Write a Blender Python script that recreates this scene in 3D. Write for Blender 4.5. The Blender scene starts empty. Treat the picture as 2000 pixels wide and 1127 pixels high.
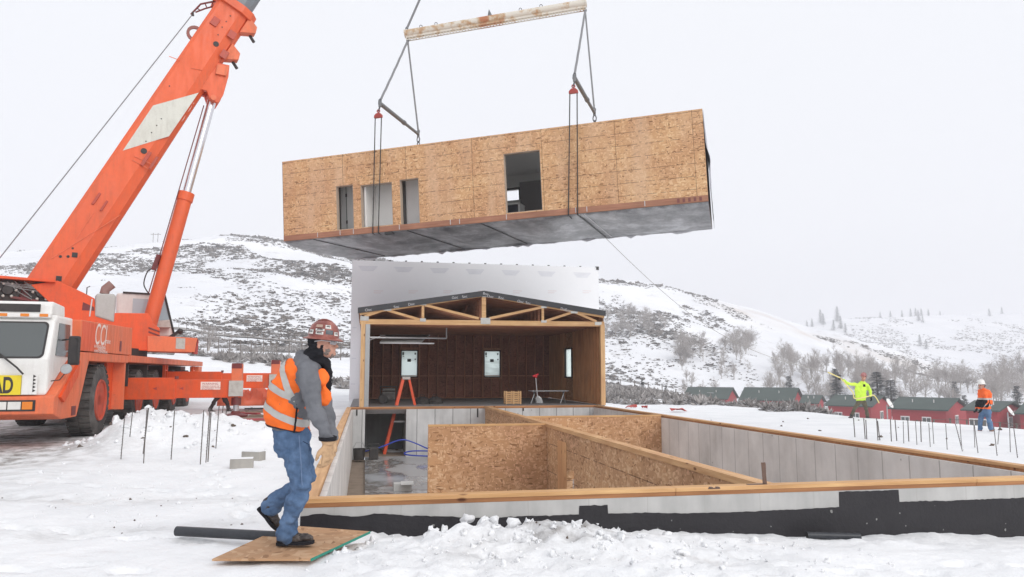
import bpy, bmesh, math, random
import numpy as np
from mathutils import Vector, Matrix, noise as mnoise
R=math.radians
random.seed(7); rng=np.random.default_rng(7)
S=bpy.context.scene
COL=S.collection
V=Vector
# ---------------------------------------------------------------- camera maths
F=1480.; AZ=math.atan(288/1489.); PI_=math.atan(164/1480.)
CAM=V((0,0,1.42))
fw=V((math.sin(AZ)*math.cos(PI_),math.cos(AZ)*math.cos(PI_),math.sin(PI_)))
rt=V((math.cos(AZ),-math.sin(AZ),0)); upv=rt.cross(fw)
def ray(x,y): return fw+rt*((x-1000)/F)+upv*((563.5-y)/F)
def onz(x,y,z): d=ray(x,y); return CAM+d*((z-CAM.z)/d.z)
def ony(x,y,Y): d=ray(x,y); return CAM+d*(Y/d.y)
def onx(x,y,X): d=ray(x,y); return CAM+d*(X/d.x)
def atd(x,y,D): return CAM+ray(x,y)*D
def onp(x,y,p,n): d=ray(x,y); return CAM+d*((V(p)-CAM).dot(V(n))/d.dot(V(n)))
# ---------------------------------------------------------------- materials
MATS={}
def nmat(name):
    m=bpy.data.materials.new(name); m.use_nodes=True; nt=m.node_tree
    return m,nt,nt.nodes['Principled BSDF']
def N(nt,typ,**kw):
    n=nt.nodes.new(typ)
    for k,v in kw.items():
        if k.startswith('i_'):
            key=k[2:].replace('_',' ')
            if key.isdigit(): key=int(key)
            n.inputs[key].default_value=v
        else: setattr(n,k,v)
    return n
def L(nt,a,b): nt.links.new(a,b)
def coords(nt,scale=(1,1,1),rot=(0,0,0),kind='Object'):
    tc=N(nt,'ShaderNodeTexCoord'); mp=N(nt,'ShaderNodeMapping'); mp.inputs['Scale'].default_value=scale; mp.inputs['Rotation'].default_value=rot
    L(nt,tc.outputs[kind],mp.inputs[0]); return mp.outputs[0]
def ramp(nt,fac,stops):
    r=N(nt,'ShaderNodeValToRGB'); e=r.color_ramp.elements
    while len(e)<len(stops): e.new(.5)
    for el,(p,c) in zip(e,stops): el.position=p; el.color=(*c,1) if len(c)==3 else c
    L(nt,fac,r.inputs[0]); return r.outputs[0]
def mix(nt,fac,a,b,blend='MIX'):
    m=N(nt,'ShaderNodeMix',data_type='RGBA',blend_type=blend)
    for s,vv in ((m.inputs[0],fac),(m.inputs[6],a),(m.inputs[7],b)):
        if hasattr(vv,'links') or isinstance(vv,bpy.types.NodeSocket): L(nt,vv,s)
        elif isinstance(vv,(int,float)): s.default_value=vv
        else: s.default_value=(*vv,1) if len(vv)==3 else vv
    return m.outputs[2]
def bump(nt,b,h,strength=.3,dist=.02):
    n=N(nt,'ShaderNodeBump'); n.inputs['Strength'].default_value=strength; n.inputs['Distance'].default_value=dist
    L(nt,h,n.inputs['Height']); L(nt,n.outputs[0],b.inputs['Normal'])
def noise_(nt,vec,scale,detail=4,rough=.55):
    n=N(nt,'ShaderNodeTexNoise'); n.inputs['Scale'].default_value=scale; n.inputs['Detail'].default_value=detail; n.inputs['Roughness'].default_value=rough
    L(nt,vec,n.inputs['Vector']); return n
def paint(name,c,rough=.45,dirt=.3,dirtcol=(.12,.1,.08),metal=0,scale=2.5,spec=.5,bumpn=0,grime=0):
    if name in MATS: return MATS[name]
    m,nt,b=nmat(name); v=coords(nt)
    n=noise_(nt,v,scale,6,.65)
    f=ramp(nt,n.outputs[0],[(.45,(0,0,0)),(.8,(1,1,1))])
    mm=N(nt,'ShaderNodeMath',operation='MULTIPLY',i_1=dirt); L(nt,f,mm.inputs[0])
    c2=mix(nt,mm.outputs[0],c,dirtcol)
    n2=noise_(nt,v,scale*9,3)
    if grime:   # road film, run marks and chipped spots
        g1_=noise_(nt,coords(nt,(3.0,3.0,.5)),2.2,6,.7); g2_=noise_(nt,coords(nt),.8,4,.6)
        gm_=N(nt,'ShaderNodeMath',operation='MULTIPLY'); L(nt,ramp(nt,g1_.outputs[0],[(.46,(0,0,0)),(.68,(1,1,1))]),gm_.inputs[0]); L(nt,ramp(nt,g2_.outputs[0],[(.35,(.15,.15,.15)),(.65,(1,1,1))]),gm_.inputs[1])
        gs_=N(nt,'ShaderNodeMath',operation='MULTIPLY',i_1=grime); L(nt,gm_.outputs[0],gs_.inputs[0]); c2=mix(nt,gs_.outputs[0],c2,(.20,.13,.10))
        sv=N(nt,'ShaderNodeTexVoronoi'); sv.inputs['Scale'].default_value=6; L(nt,v,sv.inputs['Vector']); c2=mix(nt,ramp(nt,sv.outputs['Distance'],[(.05,(.6*grime,)*3),(.08,(0,0,0))]),c2,(.10,.04,.03))
        gr_=ramp(nt,g1_.outputs[0],[(.4,(rough,)*3),(.7,(min(1,rough+.3),)*3)]); L(nt,gr_,b.inputs['Roughness'])
    c3=mix(nt,.12,c2,n2.outputs[0],'OVERLAY'); L(nt,c3,b.inputs['Base Color'])
    b.inputs['Metallic'].default_value=metal
    if not grime: b.inputs['Roughness'].default_value=rough
    b.inputs['Specular IOR Level'].default_value=spec
    if bumpn: bump(nt,b,n2.outputs[0],bumpn,.01)
    MATS[name]=m; return m
def osb(name,c0,c1,c2,scale=1.0,axes='XZ',lines=0.0,streak=0.0):
    """oriented strand board: two layers of angular flakes"""
    m,nt,b=nmat(name)
    v=coords(nt)
    nz=noise_(nt,v,3*scale,2)
    ad=N(nt,'ShaderNodeVectorMath',operation='MULTIPLY_ADD'); ad.inputs[1].default_value=(.12,.12,.12); L(nt,nz.outputs[1],ad.inputs[0]); L(nt,v,ad.inputs[2])
    cols=[]
    for rot,sc in (((.3,.5,.25),(9,13,26)),((1.1,.9,-.6),(26,12,11))):
        mp=N(nt,'ShaderNodeMapping'); mp.inputs['Rotation'].default_value=rot; mp.inputs['Scale'].default_value=tuple(s*scale for s in sc); L(nt,ad.outputs[0],mp.inputs[0])
        vo=N(nt,'ShaderNodeTexVoronoi'); vo.inputs['Scale'].default_value=1; L(nt,mp.outputs[0],vo.inputs['Vector'])
        sp=N(nt,'ShaderNodeSeparateColor'); L(nt,vo.outputs['Color'],sp.inputs[0]); cols.append((sp.outputs[0],sp.outputs[1],vo.outputs['Distance']))
    ca=ramp(nt,cols[0][0],[(0,c0),(.16,c1),(.55,c1),(1,c2)])
    cb=ramp(nt,cols[1][0],[(0,c0),(.1,c1),(.6,c1),(.85,c2),(1,c2)])
    gt=N(nt,'ShaderNodeMath',operation='GREATER_THAN',i_1=.5); L(nt,cols[0][1],gt.inputs[0])
    c=mix(nt,gt.outputs[0],ca,cb)
    big=noise_(nt,coords(nt),.9,4)
    c=mix(nt,.5,c,ramp(nt,big.outputs[0],[(.3,(.3,.3,.3)),(.7,(.7,.7,.7))]),'OVERLAY')
    tc=N(nt,'ShaderNodeTexCoord'); sx=N(nt,'ShaderNodeSeparateXYZ'); L(nt,tc.outputs['Object'],sx.inputs[0])
    if streak:   # water staining running down the sheet
        st=noise_(nt,coords(nt,(1.1,1.1,.22)),1.3,3,.6)
        sf=ramp(nt,st.outputs[0],[(.45,(0,0,0)),(.7,(1,1,1))])
        mm=N(nt,'ShaderNodeMath',operation='MULTIPLY',i_1=streak); L(nt,sf,mm.inputs[0])
        c=mix(nt,mm.outputs[0],c,(c2[0]*.95,c2[1]*1.0,c2[2]*1.15))
    if lines:
        a=N(nt,'ShaderNodeMath',operation='MODULO',i_1=lines); L(nt,sx.outputs[2],a.inputs[0])
        a2=N(nt,'ShaderNodeMath',operation='LESS_THAN',i_1=.016); L(nt,a.outputs[0],a2.inputs[0])
        ln=noise_(nt,coords(nt,(3.5,3.5,.5)),1.5,2)
        g=N(nt,'ShaderNodeMath',operation='GREATER_THAN',i_1=.46); L(nt,ln.outputs[0],g.inputs[0])
        pr=N(nt,'ShaderNodeMath',operation='MULTIPLY'); L(nt,a2.outputs[0],pr.inputs[0]); L(nt,g.outputs[0],pr.inputs[1])
        pr2=N(nt,'ShaderNodeMath',operation='MULTIPLY',i_1=.75); L(nt,pr.outputs[0],pr2.inputs[0])
        c=mix(nt,pr2.outputs[0],c,(.1,.045,.02))
        # sheet joints every 2.44 m
        x1=N(nt,'ShaderNodeMath',operation='MODULO',i_1=2.44); L(nt,sx.outputs[0],x1.inputs[0])
        x2=N(nt,'ShaderNodeMath',operation='LESS_THAN',i_1=.016); L(nt,x1.outputs[0],x2.inputs[0])
        x3=N(nt,'ShaderNodeMath',operation='MULTIPLY',i_1=.75); L(nt,x2.outputs[0],x3.inputs[0])
        c=mix(nt,x3.outputs[0],c,(.12,.05,.02))
    L(nt,c,b.inputs['Base Color']); b.inputs['Roughness'].default_value=.75; b.inputs['Specular IOR Level'].default_value=.25
    bump(nt,b,cols[0][0],.25,.004)
    MATS[name]=m; return m
def wood(name,c0,c1,axis=0,rough=.6,knots=True):
    m,nt,b=nmat(name)
    sc=[14,14,14]; sc[axis]=.7
    v=coords(nt,tuple(sc)); n=noise_(nt,v,1.6,5,.6)
    c=ramp(nt,n.outputs[0],[(.3,c0),(.7,c1)])
    big=noise_(nt,coords(nt),1.1,3)
    c=mix(nt,.3,c,ramp(nt,big.outputs[0],[(.3,(.25,.25,.25)),(.7,(.75,.75,.75))]),'OVERLAY')
    if knots:
        s2=[5,5,5]; s2[axis]=2.2
        vo=N(nt,'ShaderNodeTexVoronoi'); vo.inputs['Scale'].default_value=1; L(nt,coords(nt,tuple(s2)),vo.inputs['Vector'])
        kf=ramp(nt,vo.outputs['Distance'],[(.06,(1,1,1)),(.13,(0,0,0))]); c=mix(nt,kf,c,(c0[0]*.35,c0[1]*.25,c0[2]*.2))
    L(nt,c,b.inputs['Base Color']); b.inputs['Roughness'].default_value=rough; b.inputs['Specular IOR Level'].default_value=.3
    bump(nt,b,n.outputs[0],.2,.004)
    MATS[name]=m; return m
def concrete(name,c,seams=None,seamw=.018,seamcol=(.12,.12,.12),rough=.85):
    m,nt,b=nmat(name); v=coords(nt)
    n=noise_(nt,v,1.2,6,.6); n2=noise_(nt,coords(nt,(2.2,2.2,.35)),2.2,4)
    cc=ramp(nt,n.outputs[0],[(.3,tuple(x*.82 for x in c)),(.7,tuple(min(1,x*1.12) for x in c))])
    cc=mix(nt,.3,cc,ramp(nt,n2.outputs[0],[(.3,(.3,.3,.3)),(.7,(.7,.7,.7))]),'OVERLAY')
    sp=N(nt,'ShaderNodeTexVoronoi'); sp.inputs['Scale'].default_value=2.4; L(nt,v,sp.inputs['Vector'])
    cc=mix(nt,ramp(nt,sp.outputs['Distance'],[(.035,(.7,.7,.7)),(.06,(0,0,0))]),cc,tuple(x*.35 for x in c))
    if seams:
        ax,step,off=seams
        sx=N(nt,'ShaderNodeSeparateXYZ'); L(nt,v,sx.inputs[0])
        a0=N(nt,'ShaderNodeMath',operation='ADD',i_1=off); L(nt,sx.outputs[ax],a0.inputs[0])
        w=noise_(nt,coords(nt,(1,1,3)),2,3); wm=N(nt,'ShaderNodeMath',operation='MULTIPLY_ADD',i_1=.015); L(nt,w.outputs[0],wm.inputs[0]); L(nt,a0.outputs[0],wm.inputs[2])
        a=N(nt,'ShaderNodeMath',operation='PINGPONG',i_1=step/2); L(nt,wm.outputs[0],a.inputs[0])
        f=ramp(nt,a.outputs[0],[(seamw*.4,(.75,.75,.75)),(seamw,(0,0,0))]); cc=mix(nt,f,cc,seamcol)
    L(nt,cc,b.inputs['Base Color']); b.inputs['Roughness'].default_value=rough
    bump(nt,b,n.outputs[0],.3,.01)
    MATS[name]=m; return m
def glass(name,tint=(.75,.85,.85),rough=.05,alpha=.35):
    m,nt,b=nmat(name); b.inputs['Base Color'].default_value=(*tint,1); b.inputs['Roughness'].default_value=rough
    b.inputs['Metallic'].default_value=.0; b.inputs['Specular IOR Level'].default_value=1.0
    b.inputs['Alpha'].default_value=alpha; MATS[name]=m; return m
# ---------------------------------------------------------------- mesh helpers
def tag(o,label=None,cat=None,group=None,kind=None):
    if label: o['label']=label
    if cat: o['category']=cat
    if group: o['group']=group
    if kind: o['kind']=kind
    return o
def thing(name,label,cat,loc=(0,0,0),rz=0,group=None,mat=None):
    o=bpy.data.objects.new(name,None); COL.objects.link(o); o.empty_display_size=.1
    if mat is not None: o.matrix_world=mat
    else: o.location=loc; o.rotation_euler=(0,0,rz)
    return tag(o,label,cat,group)
def chain_off(p):
    v=V((0,0,0))
    while p: v+=p.location; p=p.parent
    return v
def link_mesh(name,me,mats,parent=None,world=False,smooth=False,recenter=True):
    o=bpy.data.objects.new(name,me); COL.objects.link(o)
    for m in (mats if isinstance(mats,(list,tuple)) else [mats]): me.materials.append(m)
    if smooth: me.polygons.foreach_set('use_smooth',[True]*len(me.polygons))
    if parent:
        o.parent=parent
        if world: me.transform(Matrix.Translation(-chain_off(parent)))
    elif recenter and len(me.vertices):
        co=np.empty(len(me.vertices)*3); me.vertices.foreach_get('co',co); co=co.reshape(-1,3)
        c=V(((co[:,0].min()+co[:,0].max())/2,(co[:,1].min()+co[:,1].max())/2,co[:,2].min()))
        me.transform(Matrix.Translation(-c)); o.location=c
    return o
class MB:
    def __init__(s): s.bm=bmesh.new(); s.mi=0
    def _f(s,vs):
        try: f=s.bm.faces.new(vs); f.material_index=s.mi; return f
        except ValueError: return None
    def box(s,c,size,rot=None,taper=1.0,bev=0):
        c=V(c); hx,hy,hz=[a/2 for a in size]; M=rot if rot is not None else Matrix.Identity(3)
        vs=[]
        for z in (-hz,hz):
            t=taper if z>0 else 1
            for x,y in ((-hx,-hy),(hx,-hy),(hx,hy),(-hx,hy)): vs.append(s.bm.verts.new(c+M@V((x*t,y*t,z))))
        fs=[s._f([vs[i] for i in q]) for q in ((3,2,1,0),(4,5,6,7),(0,1,5,4),(1,2,6,5),(2,3,7,6),(3,0,4,7))]
        if bev:
            es=list({e for f in fs for e in f.edges}); bmesh.ops.bevel(s.bm,geom=es,offset=bev,segments=2,affect='EDGES',profile=.6)
        return s
    def b2(s,a,b,bev=0):
        a=V(a);b=V(b); return s.box((a+b)/2,[abs(q) for q in (b-a)],bev=bev)
    def bar(s,p,q,w,h,up=V((0,0,1)),bev=0):
        p=V(p);q=V(q); x=(q-p).normalized(); y=V(up).cross(x)
        if y.length<1e-4: y=V((0,1,0))
        y.normalize(); z=x.cross(y)
        return s.box((p+q)/2,((q-p).length,w,h),Matrix((x,y,z)).transposed(),bev=bev)
    def tube(s,pts,r,n=8,cap=True,closed=False):
        pts=[V(p) for p in pts]; rs=r if isinstance(r,(list,tuple)) else [r]*len(pts)
        rings=[]; prev=None
        for i,p in enumerate(pts):
            if closed: d=pts[(i+1)%len(pts)]-pts[i-1]
            else: d=pts[min(i+1,len(pts)-1)]-pts[max(i-1,0)]
            if d.length<1e-7: d=V((0,0,1))
            d.normalize()
            if prev is None: u=d.orthogonal().normalized()
            else:
                u=prev-d*prev.dot(d)
                if u.length<1e-5: u=d.orthogonal()
                u.normalize()
            prev=u; w=d.cross(u)
            rings.append([s.bm.verts.new(p+(u*math.cos(2*math.pi*k/n)+w*math.sin(2*math.pi*k/n))*rs[i]) for k in range(n)])
        m=len(rings)
        for i in range(m if closed else m-1):
            a,b=rings[i],rings[(i+1)%m]
            for k in range(n): s._f([a[k],a[(k+1)%n],b[(k+1)%n],b[k]])
        if cap and not closed: s._f(rings[0][::-1]); s._f(rings[-1])
        return s
    def rings(s,rs,cap=True):
        rr=[[s.bm.verts.new(V(p)) for p in r] for r in rs]; n=len(rr[0])
        for a,b in zip(rr,rr[1:]):
            for k in range(n): s._f([a[k],a[(k+1)%n],b[(k+1)%n],b[k]])
        if cap: s._f(rr[0][::-1]); s._f(rr[-1])
        return s
    def loft(s,secs,Lx,n=16,sq=1.0):
        """secs: (centre, halfwidth along L, halfdepth along F, [F]); elliptical rings"""
        rs=[]
        for sec in secs:
            c,a,b=V(sec[0]),sec[1],sec[2]; l=V(sec[4]) if len(sec)>4 else V(Lx); f=V(sec[3])
            r=[]
            for k in range(n):
                t=2*math.pi*k/n; cx,sy=math.cos(t),math.sin(t)
                cx=math.copysign(abs(cx)**sq,cx); sy=math.copysign(abs(sy)**sq,sy)
                r.append(c+l*a*cx+f*b*sy)
            rs.append(r)
        return s.rings(rs)
    def prism(s,poly,frm,t0,t1):
        """poly: 2-D pts; frm(a,b,t)->3-D"""
        A=[s.bm.verts.new(V(frm(a,b,t0))) for a,b in poly]; B=[s.bm.verts.new(V(frm(a,b,t1))) for a,b in poly]
        n=len(poly)
        s._f(A[::-1]); s._f(B)
        for k in range(n): s._f([A[k],A[(k+1)%n],B[(k+1)%n],B[k]])
        return s
    def sphere(s,c,r,seg=12,rings=8,scale=(1,1,1),rot=None):
        M=Matrix.Translation(V(c))@(rot.to_4x4() if rot is not None else Matrix.Identity(4))@Matrix.Diagonal((r*scale[0],r*scale[1],r*scale[2],1))
        g=bmesh.ops.create_uvsphere(s.bm,u_segments=seg,v_segments=rings,radius=1,matrix=M)
        return s
    def quad(s,pts): s._f([s.bm.verts.new(V(p)) for p in pts]); return s
    def lathe(s,prof,c,axis,n=24,u=None,cap=True):
        """prof: (r,h) along axis from c"""
        ax=V(axis).normalized(); u=(V(u) if u else ax.orthogonal()).normalized(); w=ax.cross(u); rs=[]
        for r,h in prof: rs.append([V(c)+ax*h+(u*math.cos(2*math.pi*k/n)+w*math.sin(2*math.pi*k/n))*max(r,1e-4) for k in range(n)])
        return s.rings(rs,cap)
    def build(s,name,mats,parent=None,world=False,smooth=False,bevel=0,fixn=True,recenter=True):
        if fixn: bmesh.ops.recalc_face_normals(s.bm,faces=s.bm.faces[:])
        me=bpy.data.meshes.new(name); s.bm.to_mesh(me); s.bm.free()
        o=link_mesh(name,me,mats,parent,world,smooth,recenter)
        if bevel:
            md=o.modifiers.new('bevel','BEVEL'); md.width=bevel; md.segments=2; md.limit_method='ANGLE'; md.angle_limit=R(40)
        if smooth:
            try: me.set_sharp_from_angle(angle=R(38))
            except Exception: pass
        return o
def split_build(mb,name,mats,parent,world=False,**kw):
    bm=mb.bm; bm.verts.ensure_lookup_table(); seen=set(); out=[]
    for v0 in bm.verts:
        if v0 in seen: continue
        st=[v0]; isl=[]; seen.add(v0)
        while st:
            v=st.pop(); isl.append(v)
            for e in v.link_edges:
                o=e.other_vert(v)
                if o not in seen: seen.add(o); st.append(o)
        m2=MB(); mp={v:m2.bm.verts.new(v.co) for v in isl}
        for f in {f for v in isl for f in v.link_faces}: m2._f([mp[v] for v in f.verts])
        out.append(m2.build(name,mats,parent,world,**kw))
    bm.free(); return out
def holed(mb,u0,u1,w0,w1,holes,frm,t0,t1):
    us=sorted({u0,u1,*[h[0] for h in holes],*[h[1] for h in holes]}); ws=sorted({w0,w1,*[h[2] for h in holes],*[h[3] for h in holes]})
    def inh(a,b): return any(h[0]<a<h[1] and h[2]<b<h[3] for h in holes)
    vt={}
    def v(i,j,t):
        if (i,j,t) not in vt: vt[(i,j,t)]=mb.bm.verts.new(V(frm(us[i],ws[j],(t0,t1)[t])))
        return vt[(i,j,t)]
    solid={(i,j):not inh((us[i]+us[i+1])/2,(ws[j]+ws[j+1])/2) for i in range(len(us)-1) for j in range(len(ws)-1)}
    for (i,j),sv in solid.items():
        if not sv: continue
        mb._f([v(i,j,0),v(i+1,j,0),v(i+1,j+1,0),v(i,j+1,0)]); mb._f([v(i,j,1),v(i,j+1,1),v(i+1,j+1,1),v(i+1,j,1)])
        for di,dj,e in ((-1,0,((i,j),(i,j+1))),(1,0,((i+1,j),(i+1,j+1))),(0,-1,((i,j),(i+1,j))),(0,1,((i,j+1),(i+1,j+1)))):
            if not solid.get((i+di,j+dj),False): (a,b),(c,d)=e; mb._f([v(a,b,0),v(c,d,0),v(c,d,1),v(a,b,1)])
def np_mesh(name,verts,faces,mats,parent=None,world=False,smooth=False,recenter=True,matidx=None,attr=None):
    me=bpy.data.meshes.new(name); verts=np.asarray(verts,dtype=np.float32); faces=np.asarray(faces,dtype=np.int32)
    me.vertices.add(len(verts)); me.vertices.foreach_set('co',verts.ravel())
    k=faces.shape[1]; me.loops.add(faces.size); me.loops.foreach_set('vertex_index',faces.ravel())
    me.polygons.add(len(faces)); me.polygons.foreach_set('loop_start',np.arange(len(faces),dtype=np.int32)*k)
    me.polygons.foreach_set('loop_total',np.full(len(faces),k,dtype=np.int32))
    me.update(calc_edges=True); me.validate()
    if attr is not None:
        a=me.attributes.new('rnd','FLOAT','POINT'); a.data.foreach_set('value',np.asarray(attr,dtype=np.float32))
    if matidx is not None: me.polygons.foreach_set('material_index',matidx)
    return link_mesh(name,me,mats,parent,world,smooth,recenter)
def text_obj(txt,size,mat,name,parent,origin,xdir,ydir,depth=.004,scx=1.0,shear=0,align='LEFT',bold=0,world=False):
    cu=bpy.data.curves.new('t','FONT'); cu.body=txt; cu.size=size; cu.extrude=depth; cu.align_x=align; cu.shear=shear; cu.offset=bold
    to=bpy.data.objects.new('t',cu); COL.objects.link(to); dg=bpy.context.evaluated_depsgraph_get()
    me=bpy.data.meshes.new_from_object(to.evaluated_get(dg)); bpy.data.objects.remove(to)
    x=V(xdir).normalized(); y=V(ydir); y=(y-x*y.dot(x)).normalized(); z=x.cross(y)
    M=Matrix((x*scx,y,z)).transposed().to_4x4(); M.translation=V(origin); me.transform(M); me.name=name
    me.materials.clear()
    return link_mesh(name,me,mat,parent,world,False)
def copy_tree(o,parent=None,name=None):
    c=o.copy(); COL.objects.link(c); c.parent=parent
    for ch in [k for k in o.children]: copy_tree(ch,c)
    return c
# ---------------------------------------------------------------- numpy noise
def vnoise(x,y,seed=0):
    xi=np.floor(x).astype(np.int64); yi=np.floor(y).astype(np.int64); fx=x-xi; fy=y-yi
    fx=fx*fx*fx*(fx*(fx*6-15)+10); fy=fy*fy*fy*(fy*(fy*6-15)+10)
    def h(a,b):
        n=(a*374761393+b*668265263+seed*1442695041)&0x7fffffff
        n=((n^(n>>13))*1274126177)&0x7fffffff
        return ((n^(n>>16))&0xffff)/65535.
    return (h(xi,yi)*(1-fx)+h(xi+1,yi)*fx)*(1-fy)+(h(xi,yi+1)*(1-fx)+h(xi+1,yi+1)*fx)*fy
def fbm(x,y,oct=4,seed=0,gain=.5):
    s=0;a=1;t=0
    for o in range(oct):
        c,sn=math.cos(o*1.3),math.sin(o*1.3)
        s=s+a*vnoise((x*c-y*sn)*2**o+17*o,(x*sn+y*c)*2**o-9*o,seed+o); t+=a; a*=gain
    return s/t-.5
# ================================================================= WORLD, SUN, CAMERA
w=bpy.data.worlds.new('World'); S.world=w; w.use_nodes=True; nt=w.node_tree
bg=nt.nodes['Background']; sky=N(nt,'ShaderNodeTexSky',sky_type='NISHITA'); sky.sun_disc=False; sky.sun_elevation=R(31); sky.sun_rotation=R(150); sky.air_density=1.0; sky.dust_density=4
hs=N(nt,'ShaderNodeHueSaturation'); hs.inputs['Saturation'].default_value=.35; L(nt,sky.outputs[0],hs.inputs['Color'])
tcw=N(nt,'ShaderNodeTexCoord'); sxw=N(nt,'ShaderNodeSeparateXYZ'); L(nt,tcw.outputs['Generated'],sxw.inputs[0])
cloud=noise_(nt,coords(nt,(1,1,2.2),kind='Generated'),1.6,4,.5)
g0=ramp(nt,sxw.outputs[2],[(0,(.86,.87,.915)),(.18,(.955,.968,1.02)),(.5,(.98,1.0,1.05))])
g1=mix(nt,.22,g0,ramp(nt,cloud.outputs[0],[(.3,(.25,.27,.3)),(.7,(.8,.8,.8))]),'OVERLAY')
vm=N(nt,'ShaderNodeVectorMath',operation='SCALE'); vm.inputs['Scale'].default_value=10.0; L(nt,g1,vm.inputs[0])
fin=mix(nt,.86,hs.outputs[0],vm.outputs[0]); L(nt,fin,bg.inputs[0]); bg.inputs[1].default_value=.1
sl=bpy.data.lights.new('sun','SUN'); sl.energy=1.35; sl.angle=R(38); sl.color=(1,.97,.93); so=bpy.data.objects.new('sun',sl); COL.objects.link(so)
sd=V((math.sin(R(150))*math.cos(R(31)),math.cos(R(150))*math.cos(R(31)),math.sin(R(31)))); so.rotation_euler=sd.to_track_quat('Z','Y').to_euler(); so.location=(0,-10,30)
cd=bpy.data.cameras.new('camera'); cam=bpy.data.objects.new('camera',cd); COL.objects.link(cam); S.camera=cam
cd.sensor_width=36; cd.lens=36*F/2000; cd.clip_end=6000; cam.location=CAM
cam.rotation_euler=Matrix((rt,upv,-fw)).transposed().to_euler()
S.view_settings.view_transform='Standard'; S.view_settings.look='None'; S.view_settings.exposure=.10; S.view_settings.gamma=1
S.cycles.max_bounces=6; S.cycles.volume_bounces=1; S.cycles.transparent_max_bounces=8; S.cycles.volume_step_rate=4
# ================================================================= TERRAIN
sA,cA=math.sin(AZ),math.cos(AZ)
def Zy(D,y): return CAM.z+(727-y)*D/1489
PX=np.array([-2500,-900,0,200,350,450,530,690,820,1000,1180,1290,1400,1500,1600,1677,1750,1870,2000,2300,3200],float)
def col(xs,ys): return np.interp(PX,xs,ys)
ridge_y=col([-900,0,100,290,380,450,530,690,820,1000,1180,1270,1400,1500,1600,1750,1870,2000,2300],[560,488,476,466,458,455,459,486,506,528,549,560,588,620,650,697,742,762,765])
far_y=col([1300,1480,1560,1700,1850,2000,2400],[700,640,622,616,609,606,600])
nD=[np.full(len(PX),12.),col([0,1000,1180,1400,1677,2000,2600],[30,60,90,46,32,26,22]),
    col([0,1000,1180,1400,1677,2000,2600],[44,75,112,75,58,50,45]),col([0,1000,1180],[80,120,165]),col([0,1000,1180],[150,190,210]),
    np.full(len(PX),350.),np.full(len(PX),430.),np.full(len(PX),600.),np.full(len(PX),950.),np.full(len(PX),1150.),np.full(len(PX),3500.)]
zr=Zy(350,ridge_y)
nZ=[None,col([0,690,1000,1180,1677,2600],[.3,.3,-.3,-.5,-.36,-.5]),col([0,300,690,1000,1180,1400,1600,2600],[Zy(44,694),Zy(44,692),Zy(44,692),0,-.8,-5,-6.8,-7.4]),
    col([0,690,1000,1180,1400,1600],[Zy(80,668),Zy(80,668),.2,-1,-5.5,-7]),col([-900,0,350,690,1000,1180,1400,1600,2000],[Zy(150,620),Zy(150,625),Zy(150,619),Zy(150,650),Zy(190,690),Zy(210,747),Zy(210,752),Zy(210,757),Zy(210,765)]),
    zr,zr+2,np.minimum(zr-20,5),Zy(950,far_y),Zy(950,far_y)+2,Zy(950,far_y)-30]
def prof(px,D):
    out=np.zeros_like(D); Ds=[np.interp(px,PX,d) for d in nD]; Zs=[np.interp(px,PX,z) if z is not None else None for z in nZ]
    Zs[0]=np.interp(px,[900,1200],[0.02,-.42])
    out=Zs[0].copy()
    for k in range(len(Ds)-1):
        t=np.clip((D-Ds[k])/(Ds[k+1]-Ds[k]),0,1); out=np.where(D>Ds[k],Zs[k]+(Zs[k+1]-Zs[k])*t,out)
    return out
def smooth(a,b,x): t=np.clip((x-a)/(b-a),0,1); return t*t*(3-2*t)
def blob(x,y,cx,cy,rx,ry,h,rot=0):
    c,s=math.cos(rot),math.sin(rot); dx=(x-cx)*c+(y-cy)*s; dy=-(x-cx)*s+(y-cy)*c
    return h*np.exp(-((dx/rx)**2+(dy/ry)**2))
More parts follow.
